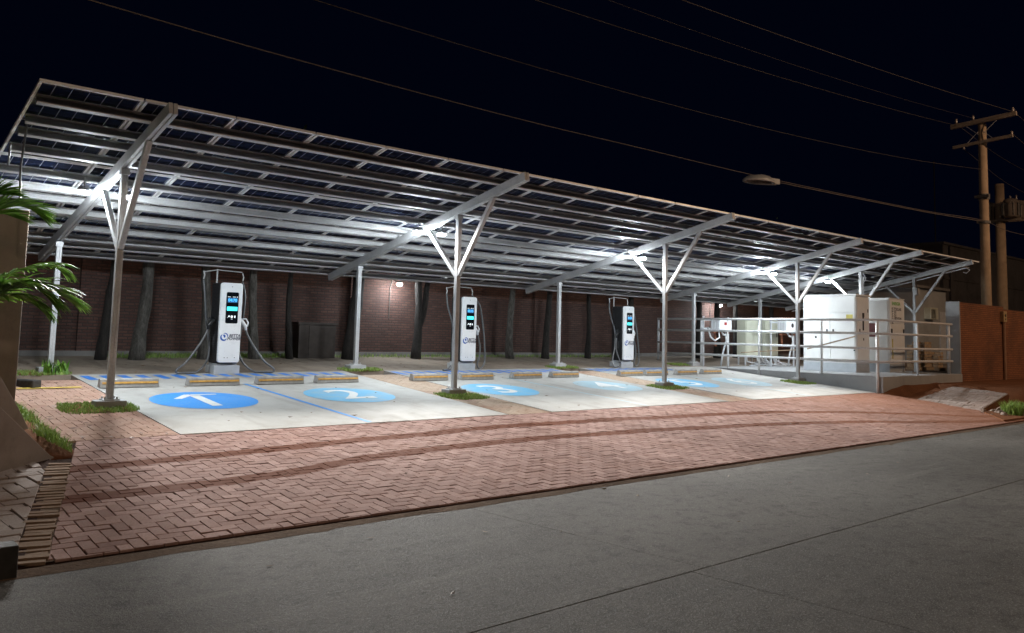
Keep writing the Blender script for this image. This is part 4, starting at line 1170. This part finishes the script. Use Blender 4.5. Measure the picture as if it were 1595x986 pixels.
# trees along the back wall
def trunk_path(x, y, lean, h, rr, wob=.09):
    pts = []; n = 14
    for k in range(n+1):
        u = k/n
        pts.append((x + lean*u*h + wob*math.sin(u*5+rr.random()*.4+x) - wob*math.sin(x), y + .05*math.sin(u*4+x), gz(y)-.05 + u*h))
    return pts
def tree(x, y, r, lean, bark, label, fork=None, h=3.9):
    rr = random.Random(int(x*100)); t = empty('tree', (x, y, gz(y)), label, 'tree', 'trees along the back wall')
    mb = MB(); p = trunk_path(x, y, lean, h, rr)
    mb.tube(p, [r*(1.32-.28*min(k/2, 1)) if k < 3 else r*(1.06-.45*k/14)*(1+.08*math.sin(k*2.1+x)) for k in range(15)], 12)
    if fork:
        f0 = p[3]
        q = [Vector(f0)]
        for k in range(1, 10): q.append(Vector((f0[0]+fork*(k/9)**1.1*2.2+.05*math.sin(k*1.3), f0[1]-.05, f0[2]+k*.34)))
        mb.tube(q, [r*.78*(1-.05*k) for k in range(10)], 10)
    top = Vector(p[-1])
    for k in range(5):
        a = rr.uniform(0, 6.28); e = top + Vector((math.cos(a)*.7, math.sin(a)*.5, .6+rr.random()*.5))
        mb.tube([top-Vector((0,0,.5+.15*k)), (top+e)/2+Vector((0,0,.08)), e], [r*.4, r*.25, r*.1], 6)
    mb.build('trunk', M[bark], t, smooth=True)
    vs = []; fs = []; tones = []
    for k in range(420):
        a, b = rr.uniform(0, 6.28), rr.gauss(0, .5); rad = rr.random()**.4
        c = top + Vector((math.cos(a)*rad*1.0, math.sin(a)*rad*.8, .45+b*.75))
        d = Vector((rr.gauss(0,1), rr.gauss(0,1), rr.gauss(0,.6))).normalized(); e = d.cross(Vector((rr.random(), rr.random(), 1))).normalized(); s = rr.uniform(.05, .11); i = len(vs)
        vs += [c-d*s, c+e*s*.4, c+d*s, c-e*s*.4]; fs.append((i, i+1, i+2, i+3)); tones.append(rr.random())
    me = bpy.data.meshes.new('crown'); me.from_pydata([v-t.location for v in vs], [], fs); at = me.attributes.new('tone', 'FLOAT', 'FACE'); at.data.foreach_set('value', tones); me.materials.append(M['foliage'])
    o = bpy.data.objects.new('crown', me); COL.objects.link(o); o.parent = t
TR = [(4.72, .11, .005, 'bark_dark', 'slim dark tree trunk left of the thick grey trunk'), (5.40, .155, .012, 'bark_grey', 'thick pale grey tree trunk left of the first charger'),
      (6.80, .13, .02, 'bark_grey', 'grey leaning trunk just behind the left cable of the first charger'), (7.98, .12, .02, 'bark_grey', 'grey leaning trunk right of the first charger'),
      (8.86, .085, .01, 'bark_dark', 'slender dark trunk left of the dark brown box'), (10.42, .20, .03, 'bark_dark', 'thick dark trunk just left of the second rear post'),
      (12.35, .13, .01, 'bark_dark', 'forked dark trunk against the lit brick wall'), (15.66, .12, .02, 'bark_grey', 'grey trunk right of the second charger'),
      (17.0, .12, .015, 'bark_dark', 'dark trunk just left of the third rear post'), (18.85, .10, .02, 'bark_dark', 'slim dark trunk just left of the third charger'),
      (21.0, .13, .01, 'bark_dark', 'dark trunk at the left end of the railing'), (24.5, .13, .03, 'bark_dark', 'leaning dark trunk left of the lit wall behind the platform'),
      (25.75, .14, .035, 'bark_dark', 'dark trunk on the lit wall, left of the wall floodlight'), (27.0, .12, .01, 'bark_dark', 'dark trunk just right of the wall floodlight by the platform'), (29.2, .12, .02, 'bark_dark', 'dark trunk behind the cream cabinets')]
for (x, r, lean, bark, lab) in TR:
    tree(x, 18.05, r*.84, lean, bark, lab, fork=.34 if 'forked' in lab else None)

# palm at the left edge
palm = empty('palm', (1.42, 11.25, gz(11.25)), 'green palm with feathery fronds in front of the brown pillar', 'palm')
mb = MB()
mb.tube([(1.42, 11.25, gz(11.25)-.05), (1.43, 11.24, 1.0), (1.46, 11.22, 1.75)], [.09, .075, .06], 10)
mb.tube([(1.28, 11.35, gz(11.25)-.05), (1.25, 11.38, 1.6), (1.30, 11.36, 2.55)], [.09, .07, .05], 10)
mb.build('trunk', M['palm_stem'], palm, smooth=True)
def frond(pts, ll, seed, droop=.5, n=34, tip=.35):
    rr = random.Random(seed); P = [Vector(p) for p in pts]; P = [P[0]] + P + [P[-1]]; path = []
    for k in range(1, len(P)-2):
        for q in range(10):
            u = q/10; a, b, c, e = P[k-1], P[k], P[k+1], P[k+2]
            path.append(.5*((2*b) + (c-a)*u + (2*a-5*b+4*c-e)*u*u + (3*b-a-3*c+e)*u**3))
    path.append(P[-2])
    mb = MB(); N = len(path); mb.tube(path, [.012*(1-.75*k/(N-1)) for k in range(N)], 6)
    tones = [.5]*len(mb.f)
    for k in range(n):
        f = .12 + .88*k/(n-1); i = min(int(f*(N-1)), N-2); p = path[i].lerp(path[i+1], f*(N-1)-i); d = (path[i+1]-path[i]).normalized()
        up = Vector((0,0,1)); sd = d.cross(up).normalized(); nu = sd.cross(d)
        for s in (-1, 1):
            L = ll*(math.sin(math.pi*(.18+.72*f))**.7)*rr.uniform(.85, 1.12)*(1 if f < .9 else .85)
            ang = math.radians(62-38*f+rr.gauss(0, 5))
            dirv = (d*math.cos(ang) + sd*s*math.sin(ang) + nu*rr.uniform(.10, .40)).normalized()
            w = .024*rr.uniform(.75, 1.2); M_ = 6; vs = []; c = p.copy(); dv = dirv.copy()
            for q in range(M_+1):
                u = q/M_; ww = w*(math.sin(math.pi*min(.18+u*.82, 1))**.8 + .04); sdv = dv.cross(nu).normalized()
                vs += [c - sdv*ww, c + Vector((0,0,-.4*ww)), c + sdv*ww]
                dv = (dv + Vector((0,0,-droop*.24*(.4+u)))).normalized(); c = c + dv*(L/M_)
            fs = []
            for q in range(M_): fs += [(q*3, q*3+1, q*3+4, q*3+3), (q*3+1, q*3+2, q*3+5, q*3+4)]
            mb.add(vs, fs); t = rr.random(); tones += [t]*len(fs)
    me = bpy.data.meshes.new('frond'); me.from_pydata([Vector(v)-palm.location for v in mb.v], [], mb.f)
    at = me.attributes.new('tone', 'FLOAT', 'FACE'); at.data.foreach_set('value', tones); me.materials.append(M['palm'])
    for p in me.polygons: p.use_smooth = True
    o = bpy.data.objects.new('frond', me); COL.objects.link(o); o.parent = palm
frond([(1.46, 11.2, 1.72), (1.66, 11.05, 1.90), (1.92, 10.95, 2.02), (2.24, 10.9, 2.02), (2.52, 10.9, 1.88)], .60, 1, .55, 46)
frond([(1.46, 11.2, 1.74), (1.75, 11.2, 2.08), (2.06, 11.25, 2.26), (2.34, 11.3, 2.32), (2.52, 11.3, 2.22)], .38, 2, .8, 38)
frond([(1.46, 11.2, 1.72), (1.60, 10.9, 1.95), (1.85, 10.7, 2.06), (2.08, 10.6, 2.00), (2.22, 10.6, 1.88)], .50, 3, .6, 38)
frond([(1.46, 11.2, 1.72), (1.62, 11.0, 1.85), (1.85, 10.85, 1.92), (2.05, 10.8, 1.86), (2.2, 10.78, 1.74)], .44, 8, .7, 34)
frond([(1.30, 11.36, 2.5), (1.52, 11.25, 2.82), (1.78, 11.15, 2.98), (2.00, 11.1, 2.98), (2.14, 11.1, 2.90)], .46, 4, .4, 42)
frond([(1.30, 11.36, 2.5), (1.45, 11.2, 2.90), (1.62, 11.1, 3.08), (1.78, 11.05, 3.10)], .46, 5, .25, 36)
frond([(1.30, 11.36, 2.5), (1.45, 11.05, 2.75), (1.66, 10.9, 2.86), (1.86, 10.85, 2.82)], .42, 9, .4, 34)
frond([(1.30, 11.36, 2.5), (1.1, 11.1, 2.9), (.8, 10.95, 3.1), (.5, 10.9, 3.0)], .44, 6, .5)
frond([(1.46, 11.2, 1.72), (1.2, 10.95, 2.0), (.9, 10.8, 2.05), (.6, 10.7, 1.85)], .44, 7, .5)

# ------------------------------------------------------------------ utility poles, wires and street lamp
up = empty('utility_pole', (33, 11.45, .3), 'tall brown concrete utility pole with two crossarms behind the brick wall', 'utility pole')
MB().tube([(33, 11.45, -.1), (33, 11.45, 5), (33, 11.45, 9.85)], [.19, .165, .14], 14).build('shaft', M['pole_conc'], up, smooth=True)
MB().bar((32.86, 12.50, 9.88), (32.86, 10.24, 10.02), .11, .17, (1,0,0)).build('crossarm', M['crossarm'], up, bevel=.01)
MB().bar((32.86, 12.44, 9.08), (32.86, 10.38, 9.22), .09, .12, (1,0,0)).build('crossarm', M['crossarm'], up, bevel=.01)
mb = MB()
for s in (-1, 1):
    mb.bar((32.84, 11.45+s*.08, 9.45), (32.84, 11.45+s*.55, 9.88), .03, .012, (1,0,0)); mb.bar((32.84, 11.45+s*.08, 9.55), (32.84, 11.45+s*.5, 9.14), .025, .012, (1,0,0))
mb.build('strut', M['steel'], up)
INS = [(32.86, 12.30, 10.02), (32.86, 10.36, 10.11), (32.86, 12.05, 8.98), (32.86, 10.42, 9.24), (32.86, 11.7, 10.05)]
for (x, y, z) in INS:
    MB().lathe([(.02, -.08), (.05, -.05), (.03, -.02), (.055, .01), (.03, .04), (.045, .07), (.02, .09)], (x, y, z+.06), 10).build('insulator', M['ceramic'], up, smooth=True)
mb = MB(); mb.lathe([(.20, -.1), (.20, .1)], (33, 11.45, 7.1), 14); mb.box((32.82, 11.45, 7.1), (.12, .5, .1)); mb.lathe([(.205, -.05), (.205, .05)], (33, 11.45, 6.15), 14); mb.build('clamp_band', M['bolt'], up)

p2 = empty('transformer_pole', (40.9, 13.5, .5), 'shorter utility pole carrying transformers beyond the tall pole', 'utility pole')
MB().tube([(40.8, 13.5, 0), (40.8, 13.5, 8.9)], [.24, .19], 12).build('shaft', M['pole_conc'], p2, smooth=True)
for (dx, dy) in ((-.35, -.55), (.35, -.62), (.3, .55)):
    MB().lathe([(.05, .86), (.26, .8), (.30, .72), (.30, .04), (.27, 0), (.05, -.01)], (40.8+dx, 13.5+dy, 7.3), 14).build('transformer', simple('transformer grey paint', (.20,.16,.13), .6), p2, smooth=True)
mb = MB()
for k in range(10):
    a = k*.63
    for (dx, dy) in ((-.35, -.55), (.35, -.62), (.3, .55)): mb.box((40.8+dx+.33*math.cos(a), 13.5+dy+.33*math.sin(a), 7.65), (.06, .02, .56), Matrix.Rotation(a, 3, 'Z'))
mb.build('cooling_fins', M['bolt'], p2)
mb = MB(); mb.bar((40.6, 12.6, 7.22), (40.6, 14.4, 7.22), .08, .10, (1,0,0)); mb.bar((41.0, 12.6, 7.22), (41.0, 14.4, 7.22), .08, .10, (1,0,0)); mb.build('platform_beam', M['crossarm'], p2)
mb = MB()
for dy in (-.7, -.45, .45): mb.lathe([(.03, 0), (.05, .05), (.03, .1), (.05, .15), (.02, .22)], (40.7, 13.5+dy, 8.1), 8)
mb.build('bushing', M['ceramic'], p2, smooth=True)

def wire(pts, r, label, m='wire', name='overhead_wire', seg=5):
    """smooth curve through a few surveyed points"""
    P = [Vector(p) for p in pts]; P = [P[0]*2-P[1]] + P + [P[-1]*2-P[-2]]; out = []
    for k in range(1, len(P)-2):
        for q in range(8):
            u = q/8; a, b, c, e = P[k-1], P[k], P[k+1], P[k+2]
            out.append(.5*((2*b) + (c-a)*u + (2*a-5*b+4*c-e)*u*u + (3*b-a-3*c+e)*u**3))
    out.append(P[-2])
    return tag(MB().tube(out, r, seg).build(name, M[m], None, pts[len(pts)//2], smooth=True), label, 'wire', 'overhead wires')
wire([(-22, 11.45, 7.2), (-8, 11.45, 6.2), (2.51, 11.45, 5.80), (5.68, 11.45, 5.70), (9.87, 11.45, 5.65), (13.55, 11.45, 5.68), (17.98, 11.45, 5.72), (23.8, 11.45, 5.86), (28.3, 11.45, 6.0), (32.82, 11.43, 6.2), (38, 11.4, 6.1), (60, 11.4, 7.2)], .010, 'thick lowest overhead cable that the street lamp hangs from', 'cable_wire', seg=6)
wire([(19.0, 11.47, 5.70), (23.8, 11.47, 5.83), (28.3, 11.47, 5.97), (32.82, 11.45, 6.17)], .014, 'second cable twisted along the lowest one between street lamp and pole', 'cable_wire')
def wirefit(pts, y, r, label, x1):
    """parabola fitted to surveyed (x, z) points"""
    A = [[sum(x**(i+j) for x, z in pts) for j in range(3)] for i in range(3)]; B = [sum(z*x**i for x, z in pts) for i in range(3)]
    c = Matrix(A).inverted() @ Vector(B)
    xs = [-24 + k*4 for k in range(40) if -24 + k*4 < x1-2] + [x1]
    wire([(x, y, c[0]+c[1]*x+c[2]*x*x) for x in xs], r, label)
wirefit([(5.68, 6.7), (9.84, 6.76), (15.85, 6.9), (21.9, 7.17), (32.85, 8.12)], 11.45, .009, 'thin wire reaching the tall pole below its lower crossarm', 32.85)
wirefit([(11.05, 8.51), (14.5, 8.71), (20, 9.0), (27.95, 9.47), (32.9, 9.95)], 12.3, .010, 'thin wire to the left end of the upper crossarm', 32.9)
wirefit([(12.4, 8.80), (16.5, 8.97), (22.9, 9.32), (32.86, 10.10)], 11.7, .006, 'faintest wire, ending near the middle of the upper crossarm', 32.86)
wirefit([(13.43, 8.63), (16.82, 8.88), (23.6, 9.3), (32.8, 10.10)], 10.36, .010, 'highest thin wire, to the right end of the upper crossarm', 32.8)
wire([(32.86, 12.3, 9.98), (40, 12.3, 9.3), (60, 12.3, 9.0)], .010, 'wire running right from the left end of the upper crossarm')
wire([(32.86, 10.36, 10.12), (40, 10.36, 9.4), (60, 10.36, 9.0)], .010, 'wire running right from the right end of the upper crossarm')
wire([(32.86, 12.05, 8.95), (40, 12.0, 8.1), (60, 12, 8.2)], .010, 'wire running right from the left insulator of the lower crossarm')
wire([(32.86, 10.42, 9.30), (40, 10.42, 8.6), (60, 10.4, 8.7)], .010, 'wire running right from the right insulator of the lower crossarm')

sl = empty('street_lamp', (18.0, 11.45, 5.7), 'unlit street lamp head with pale rim hanging on the lowest cable', 'street lamp')
# cobra head: shell, rim and flat lens
def lamp_ring(f, dz):
    out = []
    for k in range(24):
        a = 2*math.pi*k/24; c, s_ = math.cos(a), math.sin(a)
        wdt = .20*(1 if c < 0 else 1-.45*c)
        out.append(Vector((17.98 + .62*f*c, 11.35 + wdt*f*s_*1.5, 5.56 + dz + .02*c)))
    return out
rings = [lamp_ring(.96, -.012), lamp_ring(1.0, .0), lamp_ring(.96, .05), lamp_ring(.75, .12), lamp_ring(.35, .165), lamp_ring(.05, .18)]
mb = MB(); vs = [v for r_ in rings for v in r_]; n = 24
mb.add(vs, [(i*n+k, i*n+(k+1) % n, (i+1)*n+(k+1) % n, (i+1)*n+k) for i in range(len(rings)-1) for k in range(n)] + [tuple(range((len(rings)-1)*n, len(rings)*n))])
mb.build('shell', simple('pale lamp shell', (.50,.51,.51), .4), sl, smooth=True)
mb = MB(); a_, b_, c_, d_ = lamp_ring(1.03, -.022), lamp_ring(1.03, .014), lamp_ring(.84, .008), lamp_ring(.84, -.024)
mb.add(a_+b_+c_+d_, [(i*n+k, i*n+(k+1) % n, ((i+1) % 4)*n+(k+1) % n, ((i+1) % 4)*n+k) for i in range(4) for k in range(n)])
mb.build('rim', M['glass_white'], sl, smooth=True)
l0 = lamp_ring(.9, -.004); mb = MB(); mb.add(l0 + [v+Vector((0,0,.01)) for v in l0], [tuple(range(n)), tuple(range(n, 2*n))] + [(k, (k+1) % n, n+(k+1) % n, n+k) for k in range(n)])
mb.build('lens', M['lamp_glass'], sl)
mb = MB(); mb.box((18.62, 11.40, 5.66), (.42, .16, .14), Matrix.Rotation(-.05, 3, 'Y')); mb.tube([(18.3, 11.42, 5.66), (18.5, 11.45, 5.73), (19.0, 11.45, 5.745)], .02, 6); mb.tube([(17.7, 11.45, 5.70), (18.3, 11.44, 5.71)], .014, 6)
mb.build('bracket', M['steel'], sl, bevel=.01)
# thin mast on the far warehouse
tag(MB().tube([(60, 24, 7.5), (60, 24, 14.5)], .035, 6).build('mast', M['wire'], None, (60, 24, 9)), 'thin antenna mast rising from the warehouse roof', 'mast')

# ------------------------------------------------------------------ sky, street lighting
w = bpy.data.worlds.new('World'); scene.world = w; w.use_nodes = True
nt = w.node_tree; bg = nt.nodes['Background']
sky = nt.nodes.new('ShaderNodeTexSky'); sky.sky_type = 'NISHITA'; sky.sun_disc = False
sky.sun_elevation = math.radians(4); sky.sun_rotation = math.radians(150); sky.air_density = 1.5; sky.dust_density = .2; sky.ozone_density = 6
mixn = nt.nodes.new('ShaderNodeMix'); mixn.data_type = 'RGBA'; mixn.blend_type = 'MIX'; mixn.inputs[0].default_value = .985
nt.links.new(sky.outputs[0], mixn.inputs[6]); mixn.inputs[7].default_value = (.10, .22, .95, 1)
nt.links.new(mixn.outputs[2], bg.inputs[0]); bg.inputs[1].default_value = .0030

def lamp(name, typ, loc, energy, col, size=.3, target=None, spot=None):
    l = bpy.data.lights.new(name, typ); l.energy = energy; l.color = col
    if typ in ('POINT', 'SPOT'): l.shadow_soft_size = size
    if typ == 'SPOT': l.spot_size = math.radians(spot); l.spot_blend = .6
    o = bpy.data.objects.new(name, l); COL.objects.link(o); o.location = loc
    if target: o.rotation_euler = (Vector(target)-Vector(loc)).to_track_quat('-Z', 'Y').to_euler()
    return o
# sodium street lamps along the near side of the road, outside the frame
lamp('unseen_sodium_lamp', 'SPOT', (31, -3.0, 12.5), 2900, (1.0, .66, .42), .25, (24, 8, 0), 150)
lamp('unseen_sodium_lamp', 'SPOT', (-1, -3.5, 12.5), 950, (1.0, .75, .54), .25, (5, 6, 0), 150)
lamp('unseen_sodium_lamp', 'SPOT', (58, -6, 12), 1000, (1.0, .66, .42), .25, (52, 10, 2), 150)  # unseen, added to give the far warehouse some ambient light

# ------------------------------------------------------------------ camera
cam = bpy.data.cameras.new('camera'); co = bpy.data.objects.new('camera', cam); COL.objects.link(co); scene.camera = co
yaw, pitch, roll, f, ppy = 7.13999688e-01, 8.85920425e-02, -2.50926090e-02, 1.28580126e+03, 4.03929150e+02
fw = Vector((math.sin(yaw)*math.cos(pitch), math.cos(yaw)*math.cos(pitch), math.sin(pitch)))
rt = Vector((math.cos(yaw), -math.sin(yaw), 0)); dn = fw.cross(rt)
c_, s_ = math.cos(roll), math.sin(roll)
r2 = rt*c_ + dn*s_; d2 = rt*(-s_) + dn*c_
co.matrix_world = Matrix.Translation((0, 0, 1.65)) @ Matrix((r2, -d2, -fw)).transposed().to_4x4()
cam.sensor_width = 36; cam.sensor_fit = 'HORIZONTAL'; cam.lens = f/1595*36
cam.shift_x = 0; cam.shift_y = -(493-ppy)/1595
cam.clip_start = .05; cam.clip_end = 1000

scene.view_settings.view_transform = 'Standard'; scene.view_settings.look = 'None'
scene.view_settings.exposure = 0.35; scene.view_settings.gamma = 1; scene.view_settings.use_curve_mapping = False
cy = scene.cycles
cy.use_denoising = True; cy.max_bounces = 8; cy.diffuse_bounces = 5; cy.glossy_bounces = 4; cy.transmission_bounces = 4
cy.sample_clamp_indirect = 8; cy.use_light_tree = True; cy.caustics_reflective = False; cy.caustics_refractive = False
